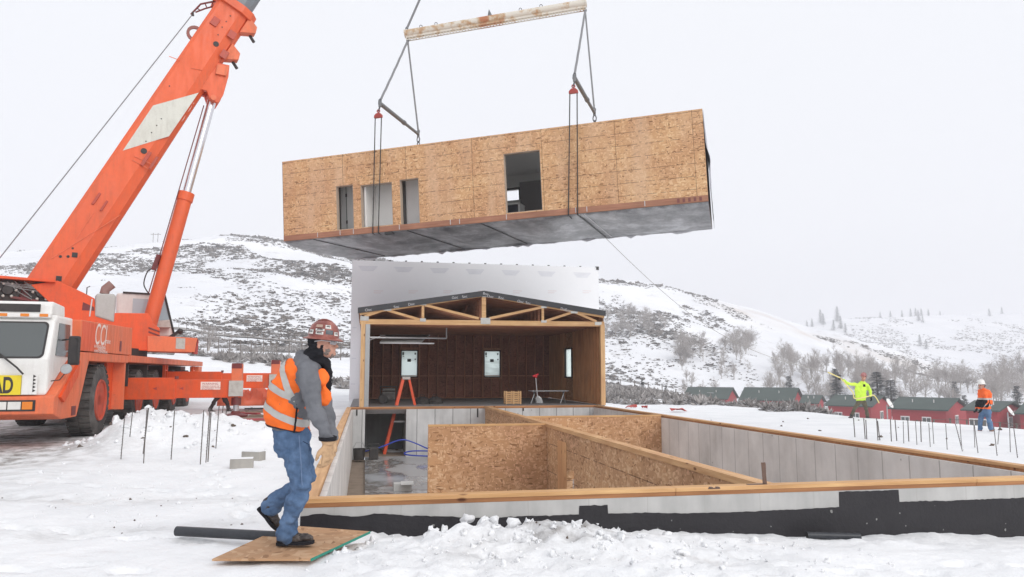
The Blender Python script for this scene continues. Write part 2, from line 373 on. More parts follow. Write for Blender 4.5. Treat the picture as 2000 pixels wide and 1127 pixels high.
def zfun(x,y):
    x=np.asarray(x,float); y=np.asarray(y,float)
    v=x*sA+y*cA; u=x*cA-y*sA; r=np.hypot(x,y); D=np.maximum(v,.3*r); px=1000+1489*u/np.maximum(v,.35*r+1e-3)
    zp=(prof(px,D*.95)+prof(px,D)+prof(px,D*1.05))/3
    zn=-.04-.036*np.clip(x,0,7)-.12*smooth(8,10,x)-.075*smooth(-1.2,0,x)*smooth(6.2,7.0,y)*smooth(9,8,y)
    zn=zn+.07*smooth(-2,-5,x)
    wf=smooth(18,27,D); z=zn*(1-wf)+zp*wf
    nb=smooth(60,200,D); z=z+nb*fbm(x/55.,y/55.,4,3)*9*smooth(60,330,D)*(1-.6*smooth(500,900,D))+nb*np.abs(fbm(x/30+y/70,y/60,3,9))*4
    z=z+.25*smooth(30,60,D)*fbm(x/7,y/7,3,5)
    # snow mound with rebar on the left
    m=blob(x,y,-3.0,16.0,1.45,1.4,.54,.1)+blob(x,y,-4.25,15.8,.65,1.1,.30)+blob(x,y,-1.7,16.0,.6,1.0,.05)
    z=z+m*(1+1.0*np.abs(fbm(x*1.6,y*1.6,4,21)))+np.minimum(m,.25)*.5*fbm(x*4.5,y*4.5,4,23,.6)
    # shovelled heap against the front wall
    p=blob(x,y,1.45,6.7,.8,.42,.17)+blob(x,y,2.1,6.5,.7,.5,.10)+blob(x,y,.75,6.75,.25,.16,.14)+blob(x,y,1.02,6.85,.2,.2,.1)+blob(x,y,3.3,6.9,.8,.3,.06)+blob(x,y,5.2,6.9,.7,.3,.07)+blob(x,y,-.1,6.1,.6,.3,.05)
    lump=smooth(-.6,.2,x)*smooth(4.6,2.2,x)*smooth(4.5,5.3,y)*smooth(9,7.4,y)
    z=z+p*.72*(1+1.5*fbm(x*7,y*7,4,31))
    z=z+lump*(.10*(.5-np.abs(fbm(x*3.1,y*3.1,5,33,.6))*2)+.05*np.abs(fbm(x*9,y*9,3,41))*2)
    near=smooth(30,9,r)
    z=z+near*(.05*fbm(x*.9,y*.9,3,51)+.034*fbm(x*3.5,y*3.5,4,53,.6))
    # trodden line left by traffic
    tr=np.exp(-((y-9.8-.25*np.sin(x*.8))/.35)**2)+np.exp(-((y-7.9-.3*np.sin(x*.6+1))/.3)**2)*.9
    z=z+smooth(-.6,-1.5,x)*smooth(-9,-6,x)*tr*(-.035+.09*fbm(x*2.6,y*2.6,3,61))
    z=z+.02*smooth(-1.6,0,x)*fbm(x*12,y*12,3,71)*near
    for (ax_,ay_,bx_,by_,n_) in ((-5.5,9.2,-1.0,7.0,15),(-6.5,12.0,-.9,9.6,14),(-2.6,13.2,-.9,7.6,14),(-4.6,6.9,-1.3,6.2,9),(2.0,5.6,6.5,5.9,10)):
        dx_,dy_=(bx_-ax_),(by_-ay_); l_=math.hypot(dx_,dy_); dx_/=l_; dy_/=l_
        for k_ in range(n_):
            t_=l_*(k_+.3*math.sin(k_*7.1))/n_; s_o=.13*(1 if k_%2 else -1)+.05*math.sin(k_*3.3); fx_=ax_+dx_*t_-dy_*s_o; fy_=ay_+dy_*t_+dx_*s_o
            m_=(np.abs(x-fx_)<.5)&(np.abs(y-fy_)<.5)
            if m_.any():
                xx,yy=x[m_]-fx_,y[m_]-fy_; uu=xx*dx_+yy*dy_; vv_=-xx*dy_+yy*dx_; r2=(uu/.15)**2+(vv_/.065)**2
                z[m_]+=-.065*np.exp(-r2**1.5)+.014*np.exp(-((np.sqrt(r2)-1.5)/.35)**2)
    rut=smooth(-4.6,-5.6,x)*smooth(16.3,15.6,y)*smooth(12.2,13,y)
    z=z+rut*(-.05*(np.exp(-((y-13.7-.1*x)/.3)**2)+0*x)-.0+.05*fbm(x*1.3,y*5,4,87))
    # fringe of crumbs where snow meets the wall
    z=z+np.exp(-((y-7.3)/.22)**2)*smooth(-.6,-.3,x)*smooth(12,9,x)*(.09*fbm(x*2.4,y*2.4,4,81,.65)+.01)
    return z
def z1(x,y): return float(zfun(np.array([x]),np.array([y]))[0])
# --- snow material
def snow_mat():
    m,nt,b=nmat('snow'); v=coords(nt); n=noise_(nt,v,.9,6,.6); n2=noise_(nt,v,14,5,.65); n3=noise_(nt,v,3.2,5,.7)
    c=ramp(nt,n.outputs[0],[(.35,(.78,.788,.80)),(.65,(.865,.868,.875))])
    at=N(nt,'ShaderNodeAttribute',attribute_name='rnd')
    sp=ramp(nt,n3.outputs[0],[(.40,(.15,.15,.15)),(.62,(1,1,1))])
    mu=N(nt,'ShaderNodeMath',operation='MULTIPLY'); L(nt,at.outputs['Fac'],mu.inputs[0]); L(nt,sp,mu.inputs[1])
    c=mix(nt,mu.outputs[0],c,(.23,.21,.195))
    # gritty patches
    gr=ramp(nt,noise_(nt,coords(nt,(.35,1.5,1)),1.3,6,.75).outputs[0],[(.60,(0,0,0)),(.78,(.45,.45,.45))])
    c=mix(nt,gr,c,(.50,.42,.37))
    L(nt,c,b.inputs['Base Color']); b.inputs['Roughness'].default_value=.7; b.inputs['Specular IOR Level'].default_value=.2
    ad=N(nt,'ShaderNodeMath',operation='MULTIPLY_ADD',i_1=.4); L(nt,n2.outputs[0],ad.inputs[0]); L(nt,n3.outputs[0],ad.inputs[2])
    bump(nt,b,ad.outputs[0],.6,.05); return m
SNOW=snow_mat()
def spaced(a0,a1,step,grow,lo,hi,extra):
    xs=list(np.arange(a0,a1+1e-6,step)); s=step; x=a1
    while x<hi: s*=1+grow; x+=s; xs.append(x)
    s=step; x=a0
    while x>lo: s*=1+grow; x-=s; xs.append(x)
    xs=np.sort(np.array(xs))
    for e in extra: xs[np.argmin(np.abs(xs-e))]=e
    return xs
HX0,HX1,HY0,HY1=-.44,8.18,7.40,40.0
def grid_faces(nx,ny):
    i=np.arange((nx-1)*(ny-1)); a=(i//(nx-1))*nx+i%(nx-1); return np.stack([a,a+1,a+nx+1,a+nx],1)
xs=spaced(-5.5,8.5,.05,.017,-66,66,(HX0,HX1)); ys=spaced(4.2,8.2,.045,.017,-22,66,(HY0,HY1))
X,Y=np.meshgrid(xs,ys); X=X.ravel(); Y=Y.ravel(); Z=zfun(X,Y)
fc=grid_faces(len(xs),len(ys)); cx=X[fc].mean(1); cy=Y[fc].mean(1)
keep=(np.hypot(cx,cy)<64)&~((cx>HX0)&(cx<HX1)&(cy>HY0)&(cy<HY1)); fc=fc[keep]
mud=blob(X,Y,-7.9,17.0,2.8,9,1.0,.06)*1.3+blob(X,Y,-6.5,14.2,1.6,1.2,.6)+blob(X,Y,1.75,6.6,.5,.38,1.1)+blob(X,Y,.9,6.2,.3,.3,.3)+blob(X,Y,2.9,5.9,.5,.3,.3)+blob(X,Y,-2.2,18.6,2.2,1.0,.5)+blob(X,Y,-3.5,24,5,3,.45)+blob(X,Y,1.2,5.9,.9,.3,.18)
mud=mud+smooth(-.6,-1.5,X)*smooth(-9,-6,X)*.28*(np.exp(-((Y-9.8-.25*np.sin(X*.8))/.3)**2)+np.exp(-((Y-7.9-.3*np.sin(X*.6+1))/.25)**2))
g=np_mesh('ground',np.stack([X,Y,Z],1),fc,SNOW,smooth=True,recenter=False,attr=np.clip(mud,0,1)); g['kind']='structure'
# --- hills: polar sheet
rr=np.concatenate([np.geomspace(62,900,250),np.geomspace(915,3400,36)]); th=np.linspace(R(-80),R(95),760)
T,RR=np.meshgrid(th,rr); X=(RR*np.sin(T)).ravel(); Y=(RR*np.cos(T)).ravel(); Z=zfun(X,Y)-.12*smooth(70,62,np.hypot(X,Y))
def hill_mat():
    m,nt,b=nmat('hill_snow'); v=coords(nt)
    n=noise_(nt,v,.02,6,.6); n2=noise_(nt,v,.35,5,.7); n3=noise_(nt,coords(nt,(1,1,.3)),.11,5,.65)
    c=ramp(nt,n.outputs[0],[(.35,(.74,.75,.78)),(.65,(.86,.865,.88))])
    f=ramp(nt,n3.outputs[0],[(.50,(0,0,0)),(.75,(.55,.55,.55))]); f2=ramp(nt,n2.outputs[0],[(.5,(0,0,0)),(.62,(1,1,1))])
    mu=N(nt,'ShaderNodeMath',operation='MULTIPLY'); L(nt,f,mu.inputs[0]); L(nt,f2,mu.inputs[1])
    c=mix(nt,mu.outputs[0],c,(.30,.26,.23))
    at=N(nt,'ShaderNodeAttribute',attribute_name='rnd'); c=mix(nt,at.outputs['Fac'],c,(.60,.53,.47))
    L(nt,c,b.inputs['Base Color']); b.inputs['Roughness'].default_value=.8; b.inputs['Specular IOR Level'].default_value=.1
    bump(nt,b,n2.outputs[0],.5,.6); return m
v_=X*sA+Y*cA; u_=X*cA-Y*sA; px_=1000+1489*u_/np.maximum(v_,20)
br=smooth(1330,1450,px_)*smooth(1950,1800,px_)*np.exp(-((v_-335)/16.)**2)*.75*np.clip(.5+1.6*fbm(X/9,Y/9,4,91),0,1)
h=np_mesh('hills',np.stack([X,Y,Z],1),grid_faces(len(th),len(rr)),hill_mat(),smooth=True,recenter=False,attr=br); h['kind']='structure'
# ================================================================= BRUSH, TREES
def plant_mat(name,c,snow=.0,var=.35):
    m,nt,b=nmat(name); at=N(nt,'ShaderNodeAttribute',attribute_name='rnd')
    d=tuple(x*(1-var) for x in c); e=tuple(min(1,x*(1+var)) for x in c)
    cc=ramp(nt,at.outputs['Fac'],[(0,d),(.5,c),(.8,e),(1,tuple(.5*q+.5*.75*snow+.5*q*(1-snow) for q in e))])
    if snow:
        ge=N(nt,'ShaderNodeNewGeometry'); sx=N(nt,'ShaderNodeSeparateXYZ'); L(nt,ge.outputs['Normal'],sx.inputs[0])
        ab=N(nt,'ShaderNodeMath',operation='ABSOLUTE'); L(nt,sx.outputs[2],ab.inputs[0])
        nz=noise_(nt,coords(nt),2.5,3); ad=N(nt,'ShaderNodeMath',operation='MULTIPLY'); L(nt,ab.outputs[0],ad.inputs[0]); L(nt,nz.outputs[0],ad.inputs[1])
        f=ramp(nt,ad.outputs[0],[(.34,(0,0,0)),(.52,(snow,snow,snow))]); cc=mix(nt,f,cc,(.78,.79,.82))
    L(nt,cc,b.inputs['Base Color']); b.inputs['Roughness'].default_value=.9; b.inputs['Specular IOR Level'].default_value=.1
    return m
def tri_clumps(P,size,k,flat=.6,rg=rng,blade=False):
    """k random small triangles round each point -> verts, faces, rnd"""
    n=len(P); c=np.repeat(P,k,0); s=np.repeat(size,k)[:,None]
    d=rg.normal(size=(n*k,3)); d/=np.linalg.norm(d,axis=1)[:,None]; d[:,2]=np.abs(d[:,2])
    if blade:
        tip=c+d*s*rg.uniform(.55,1.0,(n*k,1))*np.array([.85,.85,.8]); ba=c+rg.normal(size=(n*k,3))*s*.13*np.array([1,1,.2])
        sd=np.cross(d,rg.normal(size=(n*k,3))); sd/=np.linalg.norm(sd,axis=1)[:,None]; w=s*.085
        mid=(ba+tip)/2; v=np.stack([ba,mid+sd*w+[0,0,.0],tip,mid-sd*w],1).reshape(-1,3); f=np.arange(len(v)).reshape(-1,4)
        return v,f,np.repeat(rg.uniform(0,1,n),k*4)*.5+np.repeat(rg.uniform(0,1,n*k),4)*.5
    r=s*rg.uniform(.2,.75,(n*k,1)); o=c+d*r*np.array([1,1,flat])
    a=rg.normal(size=(n*k,3)); a/=np.linalg.norm(a,axis=1)[:,None]; b=np.cross(a,d); b/=np.linalg.norm(b,axis=1)[:,None]+1e-6
    q=s*rg.uniform(.35,.6,(n*k,1)); v=np.stack([o+a*q,o-a*q*.5+b*q*.8,o-a*q*.5-b*q*.8],1); v[:,:,2]=(v[:,:,2]-c[:,None,2])*flat+c[:,None,2]
    v=v.reshape(-1,3); f=np.arange(len(v)).reshape(-1,3)
    return v,f,np.repeat(rg.uniform(0,1,n),k*3)*.6+np.repeat(rg.uniform(0,1,n*k),3)*.4
def pxD(px,D): u=(px-1000)/1489*D; return u*cA+D*sA,-u*sA+D*cA
BR=plant_mat('sage_brush',(.13,.112,.10),.4,.5); BRF=plant_mat('frosted_brush',(.33,.31,.30),.85)
# hillside scrub
n=52000; px=rng.uniform(-350,2080,n); D=350-(350-105)*rng.uniform(0,1,n)**1.15; D=np.where(rng.uniform(0,1,n)<.25,rng.uniform(250,352,n),D)
x,y=pxD(px,D); mk=1.25*fbm(x/34+D/60,y/34,4,101)+.42*fbm(x/6,y/8,3,103)+.35*fbm(x/90,y/50,2,107)
th_=np.interp(px,[-300,330,520,700,1180,1350,1500,1650,1900],[.04,-.01,-.15,-.09,-.14,-.05,.10,.18,.17])+np.interp(D,[100,160,350],[.02,-.02,.04])
# a clean snow apron high on the right-hand spur
th_=th_+.28*smooth(1200,1300,px)*smooth(235,315,D)*smooth(1650,1500,px)*(fbm(x/25,y/60,3,111)>-.02)
k=mk>th_; x,y,D=x[k],y[k],D[k]; z=zfun(x,y); sz=rng.uniform(.35,1.0,len(x))*np.interp(D,[100,350],[.65,1.1])*(1+1.3*(rng.uniform(0,1,len(x))>.94))*(.7+1.3*np.clip(mk[k]-th_[k],0,.5)/.25*.6)
vv,ff,at=tri_clumps(np.stack([x,y,z],1),sz,7,.55); o=np_mesh('hillside_scrub',vv,ff,BR,recenter=False,attr=at)
tag(o,'dark sagebrush scattered over the snowy hillsides','scrub',kind='stuff')
n=15000; px=rng.uniform(1350,2150,n); D=rng.uniform(560,960,n); x,y=pxD(px,D); mk=fbm(x/70,y/70,4,121)+.3*fbm(x/14,y/14,2,123)
k=mk>np.interp(D,[600,960],[-.08,.10]); x,y=x[k],y[k]; z=zfun(x,y)
vv,ff,at=tri_clumps(np.stack([x,y,z],1),rng.uniform(.9,2.4,len(x)),6,.6); o=np_mesh('distant_scrub',vv,ff,BR,recenter=False,attr=at)
tag(o,'hazy scrub dotting the far hill on the right','scrub',kind='stuff')
# nearer sagebrush: right-hand belt and left slope
pts=[];ss=[]
for i in range(2600):
    px=rng.uniform(1150,1700); D=rng.uniform(44,95) if px<1450 else rng.uniform(36,60)
    yy=727+1.87*1489/D
    lo=np.interp(px,[1180,1400,1640],[786,797,812])
    if yy>lo+rng.normal()*2: continue
    x,y=pxD(px,D)
    if fbm(np.array([x/6]),np.array([y/6]),3,131)[0]<-.10+.10*(yy>lo-8): continue
    pts.append((x,y)); ss.append(rng.uniform(.45,1.0))
for i in range(2600):
    px=rng.uniform(-250,720); D=rng.uniform(40,105); x,y=pxD(px,D)
    if D<62 and px<420 or D<50 and px<650: continue
    if fbm(np.array([x/9]),np.array([y/9]),3,141)[0]<.02: continue
    pts.append((x,y)); ss.append(rng.uniform(.45,1.05))
pts=np.array(pts); z=zfun(pts[:,0],pts[:,1])-.03
vv,ff,at=tri_clumps(np.column_stack([pts,z]),np.array(ss),46,blade=True); o=np_mesh('sagebrush',vv,ff,BRF,recenter=False,attr=at)
tag(o,'frosted grey sagebrush belt poking through the snow behind the building plot','sagebrush',kind='stuff')
def bare_tree_mesh(seed,n1=6,spread=.6):
    r=random.Random(seed); segs=[]
    def grow(p,d,l,rad,lev):
        q=p+d*l; segs.append((p,q,rad,rad*.6))
        if lev==4: return
        nn=(n1,5,5,4)[lev]
        for i in range(nn):
            t=r.uniform(.3,1) if lev else r.uniform(.25,1)
            dd=(d+V((r.gauss(0,1),r.gauss(0,1),r.gauss(.25,.7)))*spread).normalized()
            grow(p+d*l*t,dd,l*r.uniform(.45,.7),rad*.5,lev+1)
    for s in range(2 if seed%2 else 1): grow(V((s*.3,0,0)),V((r.gauss(0,.08),r.gauss(0,.08),1)).normalized(),4.2,.13,0)
    vs=[];fs=[]
    for p,q,a,b in segs:
        d=(q-p).normalized(); u=d.orthogonal().normalized(); w=d.cross(u); a=max(a,.016);b=max(b,.010); k=len(vs)
        for c,rd in ((p,a),(q,b)):
            for j in range(3): an=2.094*j; vs.append(c+(u*math.cos(an)+w*math.sin(an))*rd)
        fs+=[(k,k+1,k+4,k+3),(k+1,k+2,k+5,k+4),(k+2,k,k+3,k+5)]
    nt_=(2 if seed%2 else 1)
    return np.array([tuple(v) for v in vs]),np.array(fs)
TREE=plant_mat('bare_branches',(.52,.475,.445),.6,.15)
bt=[]
for sd_ in (1,2,3,4):
    root=thing('bare_tree','x','tree',(0,0,0)); vs,fs=bare_tree_mesh(sd_,spread=(.5,.65,.55,.7)[sd_-1])
    nm=3; tr_=fs[:nm]; np_mesh('trunk',vs[:6],fs[:3],TREE,root); np_mesh('crown',vs,fs[3:],TREE,root); bt.append(root)
def spruce(seed,h=10):
    r=random.Random(seed); root=thing('evergreen_tree','x','tree'); MB().tube([(0,0,0),(0,0,h*.5),(0,0,h*.97)],[.16,.1,.02],6).build('trunk',M_BARK,root)
    vs=[];fs=[];at=[]
    nl=30
    for i in range(nl):
        t=i/nl; z=h*(.07+.92*t); rad=h*.24*(1-t)**.85*(.8+.4*r.random())+.12; nb=max(4,int(12*(1-t*.6)))
        for b in range(nb):
            a=r.random()*6.28; ln=rad*r.uniform(.65,1.1); dr=-.28*r.uniform(.5,1.4)
            for s in range(7):
                f=(s+1)/7.; c=V((math.cos(a)*ln*f,math.sin(a)*ln*f,z+dr*ln*f+.15*f*f*ln)); k=len(vs)
                wd=.30*(1.15-f)*h/10+.09
                for q in range(2):
                    k=len(vs); o=V((r.gauss(0,.07),r.gauss(0,.07),r.gauss(0,.06)))
                    d1=V((math.cos(a+1.57),math.sin(a+1.57),r.uniform(-.5,.1)))*wd*(1 if q else -1); d2=V((math.cos(a),math.sin(a),-.25))*wd*.9
                    vs+=[c+o,c+o+d1+d2*.4,c+o+d2]; fs.append((k,k+1,k+2)); at+=[r.random()]*3
    np_mesh('crown',[tuple(v) for v in vs],fs,NEEDLE,root,attr=at); return root
M_BARK=paint('bark',(.08,.06,.05),.9,.3); NEEDLE=plant_mat('needles',(.022,.032,.027),.22)
sp=[spruce(11),spruce(12),spruce(13)]
used=set()
def put(protos,i,px,D,h,h0,label,group,ground=None,wide=1):
    o=protos[i%len(protos)]
    if id(o) in used: o=copy_tree(o)
    else: used.add(id(o))
    x,y=pxD(px,D); s=h/h0; o.location=(x,y,(z1(x,y) if ground is None else ground)-.1); o.scale=(s*wide,s*wide,s); o.rotation_euler=(0,0,rng.uniform(0,6.28)); tag(o,label,'tree',group); return o
rt_=random.Random(5)
for i in range(150):
    px=rt_.uniform(1330,2060) if i%3 else rt_.uniform(1500,2060); D=rt_.uniform(165,240); yt=np.interp(px,[1330,1420,1500,1600,1700,1800,1900,1950,2060],[742,728,722,715,702,718,724,700,698])+rt_.uniform(-4,16)
    hh=(Zy(D,yt)+7 if px>1500 else Zy(D,yt)+5)*.70
    put(bt,i,px,D,min(11,max(3.5,hh)),8.0,'bare frosted tree in the grey grove behind the red houses','bare trees behind the red houses',wide=1.15)
for i in range(54):
    a,b,c=((1185,1300,262),(1325,1375,235),(1415,1475,255),(380,420,92))[min(3,i//18)]; px=rt_.uniform(a,b); D=c+rt_.uniform(-12,12)
    put(bt,i,px,D,rt_.uniform(4,6.5),8.0,'low bare thicket tree on the snowy slope right of the wrapped building','bare thickets on the right-hand slope',wide=1.6)
put(bt,2,405,78,2.6,8.0,'round bare grey bush beside the fence beyond the crane',None,wide=2.2)
for i,(px,D,yt,lab) in enumerate([(1540,172,731,'dark pointed evergreen between the first two red houses'),(1632,150,716,'dark evergreen left of the worker in the yellow top'),(1712,140,722,'tall dark evergreen right behind the worker in yellow, left one'),(1738,135,738,'dark evergreen right behind the worker in yellow, lower one'),
    (1880,120,768,'little evergreen tip left of the worker in orange'),(1983,130,750,'snow-dusted evergreen near the right edge of the picture'),(1254,120,738,'small lone evergreen beside the wrapped building'),(1300,118,757,'tiny evergreen at the far end of the brush belt'),(1862,170,742,'faint evergreen above the long red house roof')]):
    x,y=pxD(px,D); gz=z1(x,y); put(sp,i,px,D,max(2.5,Zy(D,yt)-gz),10,lab,None,wide=2.3 if i in (2,3) else 1.6)
for i,(px,yt,D,hh) in enumerate([(1607,607,900,17),(1612,622,880,14),(1640,614,900,19),(1646,640,850,15),(1632,650,840,12),(1655,655,830,11),(1520,618,900,10),(1552,636,880,9),(1580,640,870,9),(1725,608,955,8),(1745,606,955,9),(1768,607,955,9),(1785,604,955,11),(1795,603,955,11),(1806,604,955,10),(1820,606,955,9),(1843,610,955,6),(1800,632,900,13),(1808,640,890,9),(1940,614,940,10),(1800,690,760,12),(1812,700,750,10),(1965,608,955,9),(1590,646,870,10)]):
    put(sp,i,px,D,hh,10,'hazy conifer on the far foggy hill','hazy conifers on the far hill',wide=1.3)
# ================================================================= FOUNDATION
ST=.264; WT=.184          # sill top, concrete top
FLZ=-1.40
Y0,Y1,XL,XR=7.36,26.2,-.55,8.22
OSB=osb('osb_sheet',(.26,.125,.055),(.52,.285,.145),(.68,.43,.26),1.25)
OSBM=osb('osb_module',(.24,.115,.05),(.57,.325,.165),(.72,.47,.27),1.2,lines=.41,streak=.55)
OSBP=osb('osb_plank',(.28,.15,.075),(.46,.27,.15),(.55,.36,.22),1.0)
CONC=concrete('concrete_wall',(.70,.68,.655),seams=(1,.61,.2),seamw=.013,seamcol=(.30,.28,.26))
CONCX=concrete('concrete_cross_wall',(.55,.55,.545),seams=(0,.61,.1))
CONCF=concrete('concrete_face',(.46,.455,.44),seams=(0,.61,.3),seamw=.006,seamcol=(.38,.37,.35))
SILL=wood('sill_lumber',(.50,.27,.11),(.72,.44,.21),0); SILLY=wood('sill_lumber_long',(.50,.27,.12),(.70,.43,.22),1)
SILLD=wood('sill_lumber_dark',(.26,.11,.045),(.42,.20,.085),0)  # darker, redder lumber for the lower plates
TAR=paint('tar_coating',(.0075,.006,.009),.5,.35,(.03,.028,.032),scale=2.6,bumpn=.4)
fnd=thing('foundation','grey concrete crawlspace foundation with tar-coated front and timber sill plates','foundation',(XL,Y0,FLZ))
T_=.2
# front wall
mb=MB(); mb.b2((XL,Y0,FLZ-.25),(XR+6,Y0+T_,WT)); mb.build('front_wall',CONCF,fnd,True)
mb=MB(); mb.b2((XL,Y0+T_,FLZ-.25),(XL+T_,Y1-.003,WT)); mb.build('side_wall',CONC,fnd,True)
mb=MB(); mb.b2((XR-T_,Y0+T_,FLZ-.25),(XR,Y1-.003,WT)); mb.build('side_wall',CONC,fnd,True)
mb=MB(); a=.05; mb.b2((XL,Y1,FLZ-.25),(a,Y1+T_,WT)); mb.b2((1.42,Y1,FLZ-.25),(XR,Y1+T_,WT)); mb.build('back_wall',CONCX,fnd,True)
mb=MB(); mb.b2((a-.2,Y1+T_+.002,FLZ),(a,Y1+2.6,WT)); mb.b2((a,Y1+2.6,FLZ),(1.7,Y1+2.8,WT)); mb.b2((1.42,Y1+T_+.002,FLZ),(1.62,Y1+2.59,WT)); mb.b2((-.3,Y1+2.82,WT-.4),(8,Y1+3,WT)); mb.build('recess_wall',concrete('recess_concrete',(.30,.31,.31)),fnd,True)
# tar coat with an uneven upper edge and two taller patches under the sill
def wx(px,y=1000): return ony(px,y,Y0).x
tpx=[(592,1008),(620,1003),(700,1009),(730,1003),(850,1008),(950,1010),(1130,1005),(1187,1003),(1280,1001),(1340,1003),(1430,1000),(1520,996),(1640,990),(1757,980),(1870,977),(2000,972)]
TX=[ony(a_,b_,Y0).x for a_,b_ in tpx]; TZ=[ony(a_,b_,Y0).z for a_,b_ in tpx]
tops=[]
x=XL
pat=[(wx(1131),wx(1187),ony(1160,987,Y0).z),(wx(1640),wx(1757),.172),(wx(1187),wx(1300),-.10)]
r=random.Random(3)
while x<XR+6:
    zt=np.interp(x,TX,TZ)
    for a0,a1,zz in pat[:2]:
        if a0<x<a1: zt=zz
    for a0,a1,zz in pat[:2]:
        for e_ in (a0,a1):
            if x-.035<e_<=x and tops: tops.append((e_-.002,tops[-1][1])); tops.append((e_+.002,zt))
    tops.append((x,zt+(.030 if x<1.6 else .010)*float(fbm(np.array([x*5.]),np.array([1.5]),3,12)[0])+r.gauss(0,.002))); x+=.035
poly=[(XL,FLZ)]+[t for t in tops]+[(tops[-1][0],FLZ)]
mb=MB()
for (xa,za),(xb,zb) in zip(tops,tops[1:]): mb.quad([(xa,Y0-.006,-1.2),(xb,Y0-.006,-1.2),(xb,Y0-.006,zb),(xa,Y0-.006,za)]); mb.quad([(xa,Y0-.006,za),(xb,Y0-.006,zb),(xb,Y0,zb),(xa,Y0,za)])
bmesh.ops.remove_doubles(mb.bm,verts=mb.bm.verts[:],dist=1e-4); mb.build('tar_coating',TAR,fnd,True)
# spots of bare concrete and mud on the tar
mb=MB(); rs=random.Random(8)
for i in range(30):
    x=rs.uniform(XL,9); z=rs.uniform(-.32,.0); s=abs(rs.gauss(0,.006))+.003; n=7
    if i==0: x,z,s=wx(1185),-.22,.045
    if i==1: x,z,s=wx(1225),-.2,.022
    mb._f([mb.bm.verts.new((x+s*math.cos(k*6.283/n)*rs.uniform(.6,1.2),Y0-.010,z+s*rs.uniform(.7,1.6)*math.sin(k*6.283/n))) for k in range(n)])
mb.build('splatter',concrete('splatter_grey',(.26,.26,.25)),fnd,True,fixn=False)
# sill plates
def plates(name,segs,m1,m2,axis):
    mb=MB(); 
    for (a,b) in segs:
        a=V(a);b=V(b)
        mb.b2((a.x,a.y,ST-.039),(b.x,b.y,ST),bev=.004)
    o=mb.build(name,m1,fnd,True)
    mb=MB()
    for (a,b) in segs:
        a=V(a);b=V(b); e=.006
        ex_=e if axis==0 else 0
        mb.b2((a.x+(.008 if axis else 0),a.y+(.008 if axis==0 else 0),WT),(b.x-(.008 if axis else 0),b.y-(.003 if axis==0 else 0),ST-.0395),bev=.003)
    mb.build('lower_plate',m2,o,True)
plates('sill_plate',[((XL,Y0-.012,0),(3.1,Y0+.14,0)),((3.104,Y0-.012,0),(6.6,Y0+.14,0)),((6.604,Y0-.012,0),(XR+6,Y0+.14,0))],SILL,SILLD,0)
plates('sill_plate',[((XL-.01,Y0+.142,0),(XL+.14,Y1-.002,0))],SILLY,SILLD,1)
plates('sill_plate',[((XR-.14,Y0+.142,0),(XR+.01,16.0,0)),((XR-.147,16.004,0),(XR+.005,Y1-.002,0))],SILLY,SILLD,1)
plates('sill_plate',[((XL,Y1,0),(XR,Y1+.14,0))],wood('sill_lumber_red',(.36,.16,.07),(.55,.28,.13),0),SILLD,0)
# anchor straps hanging on the far wall
for px in (697,933,1022,1178):
    p=ony(px,800,Y1-.012); MB().b2((p.x-.025,Y1-.012,WT-.30+.1*(px%3)),(p.x+.025,Y1-.004,WT)).build('anchor_strap',paint('strap_black',(.03,.03,.03)),fnd,True)
# pony walls
mx=4.12
def mxat(y): return 4.08
mb=MB(); 
holed(mb,Y0+.21,Y1-.01,FLZ,ST-.08,[(14.83,15.37,FLZ-.1,-.53)],lambda u,w_,t:(t,u,w_),mx,mx+.12)
o=mb.build('bearing_wall',osb('osb_bearing',(.25,.12,.05),(.50,.285,.15),(.66,.43,.26),1.2,lines=.61),fnd,True)
MB().b2((mx-.03,Y0+.142,ST-.078),(mx+.14,Y1-.003,ST-.002)).build('top_plate',SILLY,o,True)
STUD=wood('stud_orange',(.50,.25,.11),(.66,.38,.19),2)
MB().b2((mx-.012,15.38,FLZ),(mx-.002,16.09,-.02)).build('stud',STUD,o,True)
mb=MB(); mb.b2((1.42,17.1,FLZ),(mx-.005,17.22,ST-.04)); o=mb.build('cross_wall',OSB,fnd,True)
MB().b2((1.42-.004,17.09,ST-.04),(mx-.032,17.23,ST)).build('top_plate',SILL,o,True)
MB().b2((3.62,16.62,FLZ),(3.78,17.09,ST-.11)).b2((3.785,16.6,FLZ),(4.1,16.63,ST-.2)).build('stud',STUD,o,True) if False else None
mb=MB(); mb.b2((mx+.125,19.9,FLZ),(XR-T_-.002,20.02,ST-.04)); o=mb.build('cross_wall',OSB,fnd,True)
MB().b2((mx+.145,19.89,ST-.04),(XR-T_-.002,20.03,ST)).build('top_plate',SILL,o,True)
# crawlspace floor
def slab_mat():
    m,nt,b=nmat('wet_slab'); v=coords(nt,(1,.55,1)); n=noise_(nt,v,.75,5,.55)
    c=ramp(nt,n.outputs[0],[(.42,(.42,.42,.42)),(.50,(.26,.24,.22)),(.56,(.50,.51,.52)),(.64,(.62,.64,.67))]); L(nt,c,b.inputs['Base Color'])
    rr_=ramp(nt,n.outputs[0],[(.42,(.45,.45,.45)),(.5,(.12,.12,.12))]); L(nt,rr_,b.inputs['Roughness']); return m
MB().b2((XL+T_+.42,Y0+T_,FLZ-.1),(XR-T_,Y1+2.6,FLZ)).build('floor_slab',slab_mat(),fnd,True)
MB().b2((XL+T_,Y0+T_,FLZ-.25),(XL+T_+.419,Y1,FLZ-.07)).build('footing_strip',paint('footing_dirt',(.28,.22,.17),.9,.6,(.10,.08,.06),bumpn=.5),fnd,True)
MB().b2((a,Y1+.21,FLZ-.02),(1.42,Y1+2.59,FLZ+.01)).build('footing_strip',paint('footing_dirt',(.28,.22,.17)),fnd,True)
